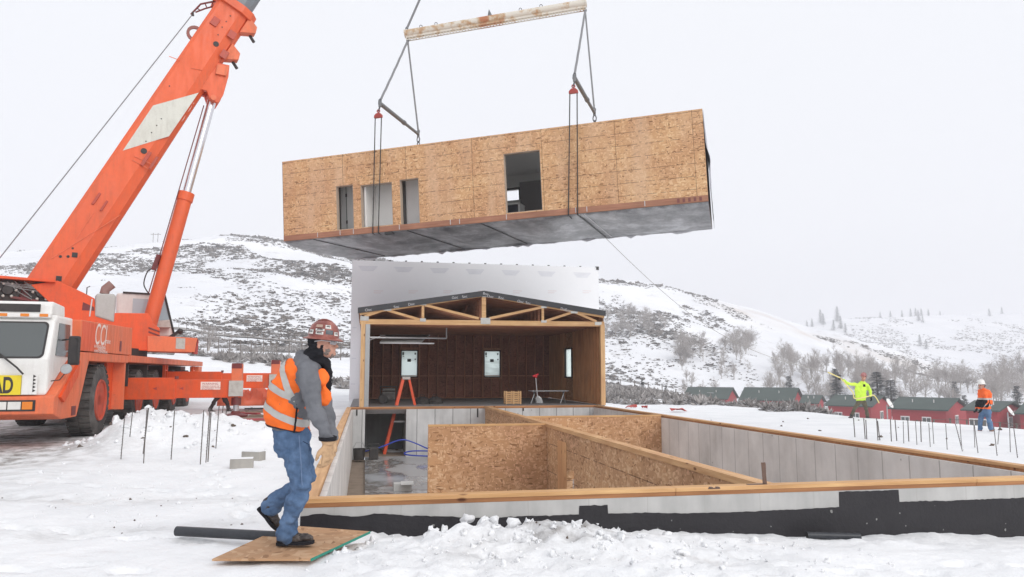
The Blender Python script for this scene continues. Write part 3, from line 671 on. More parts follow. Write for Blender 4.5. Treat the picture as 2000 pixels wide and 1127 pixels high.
# things in the crawlspace
BLUE=paint('hose_blue',(.02,.05,.40),.35,.1)
p0=onz(700,882,FLZ+.03); pts=[ony(q[0],q[1],25.9-q[2]) for q in ((700,883,0),(725,879,.1),(750,871,.1),(772,862,.1),(790,859,.1),(812,866,.1),(838,877,.2),(868,884,.3),(838,881,.5),(805,881,.6),(790,885,.8),(800,889,1.0),(850,891,1.1),(900,889,1.0))]
def spline(P,k=6):
    P=[V(p) for p in P]; out=[]
    for i in range(len(P)-1):
        a,b,c,d=P[max(i-1,0)],P[i],P[i+1],P[min(i+2,len(P)-1)]
        for j in range(k):
            t=j/k; out.append(.5*((2*b)+(c-a)*t+(2*a-5*b+4*c-d)*t*t+(3*b-a-3*c+d)*t**3))
    return out+[P[-1]]
tag(MB().tube(spline(pts),.022,8).build('air_hose',BLUE,smooth=True),'blue air hose looping over the wet crawlspace floor','hose')
# drifts of snow on the floor
mb=MB(); rs=random.Random(4)
for i in range(26):
    q=onz(rs.uniform(700,800),rs.uniform(874,884),FLZ); mb.sphere(q,rs.uniform(.06,.2),8,5,(1.5,1,.3))
tag(mb.build('snow_drift',SNOW,smooth=True),'thin line of snow lumps on the crawlspace floor by the blue hose','snow',kind='stuff')
tb=thing('tool_case','dark tool boxes and a can at the foot of the orange ladder','tool case',(.35,25.6,FLZ))
DK=paint('dark_plastic',(.035,.033,.033),.5,.3); GREY=paint('galvanised',(.42,.43,.43),.4,.25,metal=.6)
MB().box((0,0,.2),(.3,.3,.4),bev=.03).build('box',DK,tb); MB().tube([(-.2,0,.4),(-.15,0,.5),(.15,0,.5),(.2,0,.4)],.015).build('handle',DK,tb)
tb=thing('bucket','squat dark bucket standing left of the tool case in the crawlspace','bucket',(-.12,25.6,FLZ))
MB().lathe([(.17,0),(.2,.35),(.21,.36),(.18,.36),(.16,.05)],(0,0,0),(0,0,1)).build('body',DK,tb,smooth=True); MB().tube([(-.2,0,.35),(-.1,0,.55),(.1,0,.55),(.2,0,.35)],.012).build('handle',GREY,tb)
tb=thing('scrap_box','pale crumpled carton on the crawlspace slab behind the front sill','carton',onz(786,958,FLZ))
MB().box((0,0,.09),(.42,.3,.18),bev=.01).build('box',paint('carton_white',(.62,.62,.6),.8),tb); MB().box((.1,-.2,.20),(.3,.2,.01),Matrix.Rotation(.3,3,'X')).build('flap',paint('carton_white',(.6,.6,.6)),tb)
p=ony(774,945,9); 
# ladder: A-frame orange fibreglass step ladder, feet on crawlspace floor
LAD=paint('ladder_orange',(.78,.10,.035),.4,.25)
LY=27.3; lt=ony(793,742,LY); lad=thing('step_ladder','orange fibreglass step ladder standing in the crawlspace and rising above the far sill','ladder',(lt.x,LY,FLZ+.01))
zt=lt.z+.05; xt=lt.x
def lpt(s,h,f): return V((xt+s*(.10+.62*(1-h)), LY+f*(.16+.14*(1-h)), FLZ+.01+(zt-FLZ)*h))
for f in (-1,1):
    for s in (-1,1): MB().bar(lpt(s,0,f),lpt(s,1,f),.035,.10 if s<0 else .07).build('rail',LAD,lad,True)
mb=MB()
for k in range(1,10): h_=k/10; mb.bar(lpt(-1,h_,-1),lpt(-1,h_,1),.08,.02)
mb.build('tread',LAD,lad,True)
MB().bar(lpt(-1,.42,-1),lpt(1,.42,-1),.02,.025).bar(lpt(-1,.42,1),lpt(1,.42,1),.02,.025).build('spreader',paint('alu',(.6,.6,.6),.35,.2,metal=.7),lad,True)
MB().box((xt,LY,zt+.01),(.28,.42,.09),bev=.01).build('top_cap',paint('cap_grey',(.5,.45,.42),.5,.3),lad,True)
# steel angle standing on the front sill and a flat strap beside it
ang=thing('steel_bracket','rusty brown steel angle bracket standing upright on the front sill plate','bracket',(0,0,0)); q=ony(1493,947,Y0+.06); ang.location=q
RUST=paint('brown_steel',(.14,.09,.07),.5,.5,(.25,.12,.06),metal=.4)
MB().box((.0,0,.115),(.045,.006,.23),Matrix.Rotation(-.05,3,'Y')).b2((.018,0,.0),(.024,.05,.22)).build('upright',RUST,ang); MB().b2((-.19,-.025,.004),(.02,.03,.012)).build('foot_plate',RUST,ang)
ang=thing('metal_clip','small dark clip lying on the front sill left of the upright bracket','clip',onz(1395,955,ST+.002)); MB().b2((-.06,-.01,0),(.06,.01,.012)).b2((-.05,-.02,.0125),(-.02,.02,.02)).b2((.02,-.02,.0125),(.05,.02,.02)).build('body',RUST,ang)
# pipes in the snow
BLK=paint('black_pipe',(.022,.025,.032),.38,.12,(.2,.2,.2)); 
def pipe(p,q,r,label):
    t=thing('drain_pipe',label,'pipe',p); q=V(q)-V(p); MB().tube([(0,0,0),q],r,24,cap=False).build('shell',BLK,t,smooth=True)
    MB().tube([q*.004,q*.996],r*.9,24).build('bore',paint('pipe_bore',(.008,.008,.008)),t,smooth=True); return t
pA=onz(345,1043,.02); pB=onz(560,1052,.03); pA.z=pB.z=.045; dA=(pB-pA); pipe(pA,pA+dA*1.05,.042,'long black plastic pipe lying on the snow left of the chipboard sheet')
pA=onz(1600,1046,-.22); pB=onz(1680,1048,-.23); pipe(pB,pA+(pA-pB)*.3,.034,'short black pipe end half buried in snow under the front wall')
# OSB sheet the man steps on
c=[onz(q[0],q[1],.015) for q in ((414,1096),(606,1099),(722,1046),(560,1036))]
sh=thing('chipboard_sheet','sheet of chipboard with green edges lying on the snow under the walking man','board',c[0])
mb=MB(); th_b=.016; lo=[p.copy() for p in c]; hi=[p+V((0,0,th_b)) for p in c]
off=[.0,.012,.02,.03]
lo=[p+V((0,0,o_)) for p,o_ in zip(lo,off)]; hi=[p+V((0,0,o_)) for p,o_ in zip(hi,off)]
mb.rings([lo,hi]); mb.build('panel',OSBP,sh,True)
GRN=paint('edge_green',(.02,.24,.17),.6,.2)
MB().bar(lo[1]+V((.004,-.004,.008)),lo[2]+V((.004,-.004,.008)),.004,.02).build('edge_paint',GRN,sh,True)
# concrete blocks on the mound
for (px,py,ry,lab) in ((473,888,.1,'grey concrete block lying in the snow, nearer and lower of two'),(496,870,-.45,'grey concrete block lying in the snow, farther and tilted of two')):
    q=onz(px,py,.16 if py>880 else .22); zz=z1(q.x,q.y); t=thing('concrete_block',lab,'block',(q.x,q.y,zz-.03),ry,'loose concrete blocks')
    mb=MB(); holed(mb,-.17,.17,-.09,.09,[(-.14,-.015,-.06,.06),(.015,.14,-.06,.06)],lambda u,w_,tt:(u,w_,tt),0,.17); mb.build('body',concrete('block_grey',(.36,.34,.31)),t,bevel=.006)
    MB().box((0,0,.178),(.33,.17,.012),bev=.004).build('snow_cap',SNOW,t)
# rebar stakes
RB=paint('rebar_steel',(.13,.12,.115),.6,.5,(.2,.12,.08),metal=.3)
def rebar(px0,y0,px1,y1,zb,i,lab,grp,hh=None):
    b=onz(px0,y0,zb)
    for _ in range(4): b=onz(px0,y0,z1(b.x,b.y))
    D=(b-CAM).dot(fw); tp=atd(px1,y1,D)
    t=thing('rebar_stake',lab,'rebar',b,0,grp); MB().tube([(0,0,-.15),tp-b],.0085 if D<20 else .013,6).build('bar',RB,t,smooth=True)
    nr=MB(); d=(tp-b)
    for k in range(14): nr.tube([d*((k+.5)/14),d*((k+.62)/14)],.0105 if D<20 else .015,6)
    nr.build('rib',RB,t)
LB=[(236,892,243,818),(250,880,259,803),(266,876,273,806),(281,892,287,800),(281,862,290,797),(292,832,294,795),(305,812,308,792),(334,893,341,802),(392,888,398,801),(403,884,410,797),(407,880,412,806),(422,862,428,793),(433,820,436,792),(440,818,443,795)]
for i,q in enumerate(LB): rebar(*q,.1,i,'rusty rebar stake standing in the snow mound beside the crane','rebar stakes in the left mound')
RBs=[(1670,854,1667,816),(1690,857,1687,817),(1693,858,1691,820),(1715,860,1712,817),(1719,860,1714,822),(1741,862,1739,818),(1752,861,1748,820),(1765,866,1764,823),(1775,862,1773,820),(1791,869,1788,823),(1799,863,1798,820),(1817,873,1814,827),(1824,867,1821,824),(1850,878,1847,828),(1882,881,1866,828),(1878,870,1875,828),(1911,885,1903,830),(1904,874,1902,830),(1948,890,1941,833),(1947,868,1952,835),(1973,883,1972,836),(1988,894,1980,836)]
for i,q in enumerate(RBs): rebar(*q,-.35,i,'thin rebar stake in the snow beyond the right foundation wall','rebar stakes beyond the right wall')
# ================================================================= GARAGE
GW=wood('truss_pine',(.50,.28,.12),(.68,.43,.22),0,knots=False); GWV=wood('post_pine',(.52,.30,.14),(.70,.46,.24),2)
GY=26.25; GB=34.2; GXL=ony(704,700,GY).x; GXR=ony(1181,700,GY).x
gf=ST+.01; gtop=ony(900,632,GY).z; gro=ony(945,570,GY).z; gev=ony(705,604,GY).z
gar=thing('garage_module','timber framed garage with open front, roof trusses and dark underlayment edge','garage',(GXL,GY,0))
MB().b2((XL+.1,GY+.3,.02),(XR,GB,gf)).build('floor',paint('garage_floor',(.20,.19,.19),.7,.5),gar,True)
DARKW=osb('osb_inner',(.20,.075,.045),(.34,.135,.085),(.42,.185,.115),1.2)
wins=[(ony(783,700,GB).x,ony(816,700,GB).x),(ony(945,700,GB).x,ony(977,700,GB).x)]; wz=[ony(800,737,GB).z,ony(800,684,GB).z]
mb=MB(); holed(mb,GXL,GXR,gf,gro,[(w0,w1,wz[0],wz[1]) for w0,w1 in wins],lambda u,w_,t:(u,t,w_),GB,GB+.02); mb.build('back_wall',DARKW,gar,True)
sw=[(28.6,29.6,ST+.35,ony(1112,676,29).z)]
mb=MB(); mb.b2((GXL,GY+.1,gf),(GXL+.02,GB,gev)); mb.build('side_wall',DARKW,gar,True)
rwy0,rwy1=30.4,31.5; rz0=onx(1112,738,GXR-.05).z; rz1=onx(1112,680,GXR-.05).z
mb=MB(); holed(mb,GY+.1,GB,gf,gev,[(rwy0,rwy1,rz0,rz1)],lambda u,w_,t:(t,u,w_),GXR-.02,GXR); mb.build('side_wall',OSB,gar,True)
WRAP=paint('house_wrap',(.90,.905,.92),.5,.12,(.74,.75,.77),scale=.6,spec=.3,bumpn=.3)
mb=MB(); mb.b2((GXL-.012,GY-.0,.05),(GXL-.002,GB,gev)); holed(mb,GY+.05,GB,.05,gev,[(rwy0,rwy1,rz0,rz1)],lambda u,w_,t:(t,u,w_),GXR+.003,GXR+.012); split_build(mb,'wrap',WRAP,gar,True)
# studs
mb=MB(); x=GXL+.1
SD=wood('stud_dark',(.46,.20,.115),(.62,.31,.19),2,knots=False)
i=0
while x<GXR-.1:
    if not any(w0-.02<x+.02<w1+.02 for w0,w1 in wins): mb.b2((x,GB-.14,gf),(x+.038,GB-.002,gtop+.1))
    elif True:
        mb.b2((x,GB-.14,gf),(x+.038,GB-.002,wz[0]-.06)); mb.b2((x,GB-.14,wz[1]+.12),(x+.038,GB-.002,gtop+.1))
    x+=.405; i+=1
for w0,w1 in wins:
    mb.b2((w0-.07,GB-.15,gf),(w0-.03,GB-.004,gtop+.1)); mb.b2((w1+.03,GB-.15,gf),(w1+.07,GB-.004,gtop+.1)); mb.b2((w0-.03,GB-.14,wz[0]-.06),(w1+.03,GB-.004,wz[0]-.02)); mb.b2((w0-.03,GB-.14,wz[1]+.02),(w1+.03,GB-.004,wz[1]+.12))
mb.b2((GXL+.05,GB-.135,1.25),(GXR-.05,GB-.125,1.29)); mb.b2((GXL+.03,GB-.145,gf),(GXR-.03,GB-.01,gf+.04))
split_build(mb,'wall_stud',SD,gar,True)
mb=MB(); y=GY+.45
while y<GB-.1:
    if not (rwy0-.05<y+.02<rwy1+.05): mb.b2((GXR-.16,y,gf),(GXR-.022,y+.038,gtop+.05))
    mb.b2((GXL+.022,y,gf),(GXL+.16,y+.038,gtop+.05)); y+=.405
mb.b2((GXR-.165,GY+.2,gtop+.052),(GXR-.022,GB-.2,gtop+.13)); mb.b2((GXR-.165,GY+.3,gf+.001),(GXR-.022,GB-.2,gf+.04))
split_build(mb,'side_stud',wood('stud_mid',(.42,.20,.09),(.58,.31,.15),2,knots=False),gar,True)
# front posts
cl=ony(720,700,GY).x; mb=MB(); mb.b2((GXL,GY-.06,ST),(GXL+.14,GY+.1,gtop+.02)); mb.b2((GXR-.16,GY-.06,ST),(GXR,GY+.1,gtop+.02)); split_build(mb,'post',GWV,gar,True)
MB().b2((GXL+.15,GY-.02,ST),(GXL+.30,GY+.06,gtop-.02)).build('track_post',GREY,gar,True)
# windows
PANE,nt,b=nmat('window_film'); b.inputs['Base Color'].default_value=(.80,.88,.84,1); b.inputs['Roughness'].default_value=.2; b.inputs['Transmission Weight'].default_value=0
trn=N(nt,'ShaderNodeBsdfTranslucent'); trn.inputs[0].default_value=(.86,.97,.92,1); tp_=N(nt,'ShaderNodeBsdfTransparent'); tp_.inputs[0].default_value=(.9,1,.96,1)
ms=N(nt,'ShaderNodeMixShader'); ms.inputs[0].default_value=.25; L(nt,trn.outputs[0],ms.inputs[1]); L(nt,tp_.outputs[0],ms.inputs[2])
ms2=N(nt,'ShaderNodeMixShader'); ms2.inputs[0].default_value=.12; L(nt,ms.outputs[0],ms2.inputs[1]); L(nt,b.outputs[0],ms2.inputs[2]); L(nt,ms2.outputs[0],nt.nodes['Material Output'].inputs[0])
FR=paint('window_black',(.015,.015,.016),.4,.1)
for w0,w1 in wins:
    mb=MB(); e=.035; holed(mb,w0-.0,w1+.0,wz[0],wz[1],[(w0+e,w1-e,wz[0]+e,wz[1]-e)],lambda u,w_,t:(u,t,w_),GB-.05,GB+.04); f=mb.build('window',FR,gar,True)
    MB().quad([(w0+.02,GB,wz[0]+.02),(w1-.02,GB,wz[0]+.02),(w1-.02,GB,wz[1]-.02),(w0+.02,GB,wz[1]-.02)]).build('pane',PANE,f,True)
    mb=MB(); H_=wz[1]-wz[0]; W_=w1-w0
    for (a0,b0,sw_,sh_) in ((.08,.82,.10,.11),(.80,.84,.09,.07),(.81,.64,.08,.05),(.38,.57,.22,.11),(.10,.76,.09,.03)):
        mb.b2((w0+a0*W_,GB-.012,wz[0]+b0*H_),(w0+(a0+sw_)*W_,GB-.006,wz[0]+(b0+sh_)*H_))
    mb.build('sticker',paint('sticker_grey',(.10,.12,.12),.6,.4,(.4,.4,.4),scale=9),f,True)
mb=MB(); holed(mb,rwy0,rwy1,rz0,rz1,[(rwy0+.05,rwy1-.05,rz0+.05,rz1-.05)],lambda u,w_,t:(t,u,w_),GXR-.10,GXR+.02); f=mb.build('window',FR,gar,True)
MB().quad([(GXR-.03,rwy0+.03,rz0+.03),(GXR-.03,rwy1-.03,rz0+.03),(GXR-.03,rwy1-.03,rz1-.03),(GXR-.03,rwy0+.03,rz1-.03)]).build('pane',PANE,f,True)
# trusses
cxm=(GXL+GXR)/2; cxm=ony(945,600,GY).x
def truss(y,mat,detail):
    mb=MB(); 
    def P(px,py): q=ony(px,py,GY); return V((q.x,y,q.z))
    def m_(a,b,h=.09): mb.bar(P(*a),P(*b),.04,h,V((0,1,0)) )
    def bar(a,b,h=.10):
        A,B=P(*a),P(*b); x_=(B-A).normalized(); y_=V((0,1,0)); z_=x_.cross(y_); mb.box((A+B)/2,((B-A).length,.042,h),Matrix((x_,y_,z_)).transposed())
    bar((703,628),(1180,633),.17)                       # bottom chord
    y0=y
    for a,b in (((708,611),(757,602)),((757,606),(822,625)),((830,596),(935,622)),((955,622),(1060,600)),((1066,627),(1121,609)),((1121,609),(1165,628)),((712,618),(757,603))):
        y=y0+.003*(hash(a)%3-1); bar(a,b,.085)
    y=y0+.004
    bar((826,593),(826,624),.09); bar((945,577),(945,622),.15); bar((1060,600),(1060,628),.09)
    y=y0-.006
    bar((703,612),(945,576),.12); bar((945,576),(1180,618),.12)
    return mb.build('truss',mat,gar,True)
t0=truss(GY,GW,1)
TP=paint('truss_plate',(.50,.50,.48),.4,.3,metal=.5)
mb=MB()
for px,py,w_,h_ in ((712,622,.28,.15),(826,625,.2,.11),(948,627,.34,.22),(1062,628,.2,.08),(1168,632,.25,.12),(757,604,.26,.10),(1121,610,.26,.08),(827,594,.2,.08),(1062,600,.2,.07),(946,578,.2,.09)):
    q=ony(px,py,GY); mb.b2((q.x-w_/2,GY-.036,q.z-h_/2),(q.x+w_/2,GY-.032,q.z+h_/2))
split_build(mb,'gusset_plate',TP,t0,True)
TD=wood('truss_shaded',(.26,.10,.055),(.38,.17,.09),0,knots=False)  # inner trusses: same pine, shade under the roof put into the colour
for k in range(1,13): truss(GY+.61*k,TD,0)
mb=MB()
for k in (2.2,5.0,): mb.bar((cxm-.55,GY+k,gtop+.15),(cxm-.3,GY+k+.02,gro-.3),.05,.08)
mb.build('brace',TD,gar,True)
# roof
mb=MB(); RSH=.07
def rp(px,py,y,dz=0): q=ony(px,py,GY); return V((q.x,y,q.z+dz))
for (A,B) in (((700,603),(945,570)),((945,570),(1181,609))):
    for dz0,dz1 in ((-.05,0),):
        a0,b0=rp(*A,GY-.05,dz0),rp(*B,GY-.05,dz0); a1,b1=rp(*A,GY-.05,dz1),rp(*B,GY-.05,dz1); e=V((0,GB-GY,0)); mb.rings([[a0,b0,b1,a1],[a0+e,b0+e,b1+e,a1+e]])
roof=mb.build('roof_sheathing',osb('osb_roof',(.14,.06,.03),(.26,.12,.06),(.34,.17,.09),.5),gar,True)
UND=paint('underlayment',(.035,.037,.042),.55,.2)
mb=MB()
for (A,B) in (((699,603),(945,570)),((945,570),(1182,609))):
    a0,b0=rp(*A,GY-.068,-.16),rp(*B,GY-.068,-.16); a1,b1=rp(*A,GY-.068,.035),rp(*B,GY-.068,.035); e=V((0,.012,0)); mb.rings([[a0,b0,b1,a1],[a0+e,b0+e,b1+e,a1+e]])
    a0,b0=rp(*A,GY-.055,.006),rp(*B,GY-.055,.006); a1,b1=rp(*A,GY-.055,.03),rp(*B,GY-.055,.03); e=V((0,GB-GY,0)); mb.rings([[a0,b0,b1,a1],[a0+e,b0+e,b1+e,a1+e]])
mb.build('underlayment',UND,roof,True)
WT_=paint('faded_white',(.55,.55,.56),.7,.1)
for i,(px,py) in enumerate([(716,603),(772,597),(800,592),(885,579),(905,577),(945,570),(953,575),(975,578),(1012,585),(1028,588),(1096,600),(1104,602)]):
    A=ony(px,py,GY); dz=(-.155 if px<945 else .165); x_=V((1,0,.145 if px<945 else -.165))
    text_obj('OSDGSBOROSDG'[i]+'oc',.13,WT_,'print',roof,(A.x-.05,GY-.070,A.z-.10),x_,(0,0,1),.0008,world=True)
# garage door track and raised door
tr=MB(); q=lambda px,py,Y: ony(px,py,Y)
tr.tube([q(716,660,GY+.1),q(716,785,GY+.1)],.03,6)
tr.tube([q(718,659,GY+.12),q(872,661,28.5)],.03,6); tr.tube([q(872,661,28.5),q(872,637,28.5)],.025,6); tr.tube([q(742,655,29.2),q(840,655,29.2)],.025,6)
tr.tube([q(742,670,27),q(848,671,27)],.025,6)
tr.tube([q(716,675,GY+.1),q(722,664,GY+.3),q(742,657,GY+.8)],.02,6)
tr.build('door_track',paint('track_white',(.62,.62,.63),.4,.2),gar,True,smooth=True)
mb=MB(); c4=[q(742,669,27),q(822,670,27),q(838,656,29.2),q(755,656,29.2)]
mb.rings([[p for p in c4],[p+V((0,0,.04)) for p in c4]]); dr=mb.build('overhead_door',paint('door_grey',(.30,.31,.30),.5,.3),gar,True)
mb=MB()
for k in range(1,4): a0=c4[0].lerp(c4[1],k/4); b0=c4[3].lerp(c4[2],k/4); mb.bar(a0-V((0,0,.01)),b0-V((0,0,.01)),.05,.03)
mb.build('door_rib',paint('track_white',(.6,.6,.6)),dr,True)
# ------- tall wrapped building behind
HY=34.3; hx0=ony(686,600,HY).x; hx1=ony(1169,523,HY).x; hz0=ony(686,508,HY).z; hz1=ony(1168,523,HY).z
wb=thing('wrapped_house','tall pale grey house wall covered in weather wrap behind the garage','house',(hx0,HY,0))
mb=MB(); hw=[(w0,w1,wz[0],wz[1]) for w0,w1 in wins]
holed(mb,hx0,hx1,-.4,hz1,hw,lambda u,w_,t:(u,t,w_),HY,HY+.15); mb.b2((hx0,HY+.151,-.4),(hx0+.15,HY+7,hz1)); mb.b2((hx1-.15,HY+.151,-.4),(hx1,HY+7,hz1))
mb.build('wall',WRAP,wb,True)
mb=MB(); mb.prism([(hx0,hz1),(hx1,hz1),(hx1,hz1+.02),(hx0,hz0)],lambda a,b,t:(a,t,b),HY,HY+.15); mb.build('parapet',WRAP,wb,True)
rs=random.Random(2)
PR=paint('wrap_print',(.78,.79,.83),.5,.1); PRR=paint('wrap_print_red',(.86,.80,.80),.5,.1)
for i in range(7):
    mb=MB(); mr=MB()
    px=700+70*i; yy=520+.031*(px-700)
    for k in range(4): 
        p=ony(px+k*2,yy+2.6*k,HY-.004); w_=.85-.1*k; mb.b2((p.x,HY-.005,p.z-.022),(p.x+w_,HY-.001,p.z+.022))
    p=ony(730+68*i,568,HY-.004)
    for k in range(2): mr.b2((p.x,HY-.005,p.z-.09*k-.02),(p.x+.42-.1*k,HY-.001,p.z-.09*k+.02))
    mb.build('printed_mark',PR,wb,True); mr.build('printed_mark',PRR,wb,True)
mb=MB()
for (px,y0) in ((692,640),(691,700),(689,750)):
    p=ony(px,y0,HY); mb.b2((p.x-.08,HY-.005,p.z-.02),(p.x+.1,HY-.001,p.z+.02))
split_build(mb,'printed_mark',PR,wb,True)
mb=MB()
for i in range(16):
    px=700+31*i; yy=508+.0311*(px-686); p=ony(px,yy,HY); mb.box((p.x,HY+.05,p.z+.03),(.09,.04,.06))
p=ony(1167,524,HY); mb.box((p.x,HY+.02,p.z),(.12,.1,.16)); split_build(mb,'fixing_clip',DK,wb,True)
mb=MB(); mb.b2((hx0-.02,HY+.5,hz1-.01),(hx1+.02,HY+.56,hz1+.03)); mb.build('edge_flashing',paint('flash_grey',(.3,.3,.3)),wb,True)
# ------- things inside the garage
q0=lambda px,Y: V((ony(px,700,Y).x,Y,gf))
t=thing('generator','dark portable generator with wheels on the garage floor at left','generator',q0(760,29))
mb=MB()
for sx in (-.3,.3):
    for sy in (-.22,.22): mb.tube([(sx,sy,.1),(sx,sy,.62)],.02,6)
    mb.tube([(sx,-.22,.62),(sx,.22,.62)],.02,6)
mb.tube([(-.3,-.22,.62),(.3,-.22,.62)],.02,6); mb.tube([(-.3,.22,.62),(.3,.22,.62)],.02,6); mb.build('frame',DK,t)
MB().box((0,0,.28),(.5,.36,.3),bev=.04).box((0,0,.5),(.48,.38,.12),bev=.04).build('engine',paint('engine_dark',(.06,.055,.05),.5,.5,(.3,.3,.3),scale=8),t)
for s in (-1,1): MB().lathe([(.03,-.04),(.16,-.04),(.17,0),(.16,.04),(.03,.04)],(-.2,s*.28,.17),(0,1,0)).build('wheel',DK,t,smooth=True)
for px,lab in ((825,'dark canvas tool bag on the garage floor, left of two'),(850,'dark canvas tool bag on the garage floor, right of two')):
    t=thing('tool_bag',lab,'bag',q0(px,28.3)); mb=MB(); mb.loft([(V((0,0,0)),.30,.2,V((0,1,0))),(V((0,0,.1)),.33,.22,V((0,1,0))),(V((.03,0,.2)),.22,.12,V((0,1,0))),(V((.0,0,.26)),.08,.05,V((0,1,0)))],V((1,0,0)),14); mb.build('bag',DK,t,smooth=True); MB().tube([(-.1,0,.2),(-.05,0,.33),(.08,0,.32),(.12,0,.2)],.012,6).build('handle',DK,t)
t=thing('wood_crate','slatted wooden crate on the garage floor left of the folding table','crate',q0(1003,27.4)); mb=MB()
cw=.58
for k in range(6):
    for x_ in (-cw/2,.0):
        for y_ in (0,.4): mb.b2((x_+.03,y_,.02+k*.075),(x_+cw/2-.03,y_+.02,.065+k*.075))
split_build(mb,'slat',GW,t); mb=MB()
for x_ in (-cw/2,-.02,cw/2-.05):
    for y_ in (-.012,.39): mb.b2((x_,y_,0),(x_+.05,y_+.04,.47))
split_build(mb,'corner_post',GWV,t)
t=thing('folding_table','low grey folding table with splayed steel legs on the garage floor','table',q0(1075,28.0)); MB().b2((-.78,-.3,.44),(.62,.4,.475),bev=.01).build('top',paint('table_grey',(.33,.33,.34),.5,.2),t)
for x_ in (-.68,.45): MB().tube([(x_-.12,-.2,0),(x_,-.15,.3),(x_+.06,-.1,.44)],.022,6).tube([(x_+.18,.25,0),(x_+.1,.2,.3),(x_+.06,.1,.44)],.022,6).build('leg',GREY,t,smooth=True)
RED=paint('bright_red',(.62,.02,.03),.4,.1)
t=thing('shovel','thin-shafted tool with a red grip leaning on the folding table','shovel',q0(1050,27.6)); MB().tube([(0,0,.1),(-.05,.1,.95)],.014,6).build('shaft',paint('track_white',(.6,.6,.6)),t); MB().tube([(-.16,.1,1.0),(.05,.1,1.08)],.035,8).sphere((-.05,.1,1.0),.06).build('grip',RED,t); MB().loft([(V((.08,0,.02)),.12,.01,V((0,1,0))),(V((.04,0,.2)),.12,.02,V((0,1,0))),(V((0,0,.3)),.03,.02,V((0,1,0)))],V((1,0,0)),10).build('blade',GREY,t)
# ================================================================= LIFTED MODULE
MR=Matrix.Rotation(-.471,4,'Z')@Matrix.Rotation(-.036,4,'Y')@Matrix.Rotation(.040,4,'X'); MR.translation=V((-2.981,28.271,6.16)); MI=MR.inverted()
ML,MW,MH=14.98,5.6,2.9
mod=thing('house_module','long chipboard-sided prefabricated house module hanging from slings in mid air','house module',mat=MR)
fx,fy,fz=MR.to_3x3().col[0],MR.to_3x3().col[1],MR.to_3x3().col[2]
def face(px,py,v=0): return MI@onp(px,py,MR@V((0,v,0)),fy)
ops=[((658,450),(689,360)),((706,445),(765,355)),((783,440),(817,347)),((988,417),(1054,292))]
holes=[]
for (a,b) in ops:
    p,q=face(*a),face(*b); holes.append((p.x,q.x,p.z,q.z))
z0s=holes[0][2]; holes=[(a,b,c,d) for a,b,c,d in holes]
mb=MB(); holed(mb,0,ML,.2,MH,holes,lambda u,w_,t:(u,t,w_),0,.15); mb.build('front_wall',OSBM,mod)
WI=paint('drywall',(.88,.87,.84),.8,.05)
mb=MB(); holed(mb,.012,ML-.012,.22,MH-.1,holes,lambda u,w_,t:(u,t,w_),.152,.17); mb.build('inner_lining',WI,mod)
rw0=face(965,395,MW-.15); rw1=face(1013,370,MW-.15); print('RW',rw0,rw1,holes)
rwz=(max(.3,rw0.z),min(2.5,rw1.z))
mb=MB(); holed(mb,0,ML,.2,MH,[(rw0.x,rw1.x,rwz[0],rwz[1]),(rw0.x-3.2,rw0.x-1.0,.5,2.4),(rw1.x+1.4,rw1.x+4.0,.3,2.5),(1.0,3.0,.8,2.2)],lambda u,w_,t:(u,t,w_),MW-.15,MW); mb.build('rear_wall',WI,mod)  # besides the visible window, unseen openings added to brighten the interior
WR2=paint('end_wrap',(.60,.61,.63),.5,.4,(.25,.25,.27))
MB().b2((.0,.153,.2),(.12,MW-.152,MH)).build('end_wall',WR2,mod)
mb=MB(); rs=random.Random(5); n=14; A=[];B=[]
for i in range(n+1):
    t=i/n; A.append([(ML-.12,MW*.0+.153,.2+t*(MH-.2)),]) 
mb.b2((ML-.12,.153,.2),(ML+.0,MW-.152,MH)); mb.build('end_wall',WR2,mod)
# loose wrap flapping on the end: grid sheet
def sheet(name,mat,f,nu,nv,parent,th=.008):
    mb=MB(); g=[[mb.bm.verts.new(V(f(i/nu,j/nv))) for j in range(nv+1)] for i in range(nu+1)]
    for i in range(nu):
        for j in range(nv): mb._f([g[i][j],g[i+1][j],g[i+1][j+1],g[i][j+1]])
    o=mb.build(name,mat,parent,smooth=True); m=o.modifiers.new('th','SOLIDIFY'); m.thickness=th; return o
sheet('loose_wrap',paint('wrap_dark',(.30,.30,.33),.5,.4,(.5,.5,.5)),lambda a,b:(ML+.02+.035*max(0,fbm(np.array([a*3.]),np.array([b*5.]),2,5)[0]+.25)+.09*math.exp(-((b-.48)/.10)**2)*(1-a)+.10*(1-b)**2*(1-a*.5),a*MW,-.06+b*(MH+.05)),12,22,mod)
MB().b2((0,-.004,MH+.001),(ML,MW,MH+.04)).build('roof_deck',OSBM,mod)
RIM=wood('rim_joist',(.30,.135,.085),(.42,.21,.13),0,knots=False)
MB().b2((.0,-.006,.0),(ML,.04,.198)).build('rim_board',RIM,mod)
MB().b2((.002,-.008,.0),(ML-.002,-.007,.035)).build('rim_edge',paint('rim_dark',(.05,.04,.04)),mod) if False else None
mb=MB()
for px in (620,664,690,780,880,898,990,1126,1148,1262): p=face(px,440); mb.b2((p.x-.012,-.012,.03),(p.x+.012,-.007,.2))
split_build(mb,'stud_mark',WT_,mod)
mb=MB(); p=face(1345,400); 
for k in range(5): mb.b2((ML-.95+.17*k,-.013,.04),(ML-.87+.17*k,-.008,.16))
split_build(mb,'red_tag',paint('tag_red',(.20,.06,.05)),mod)
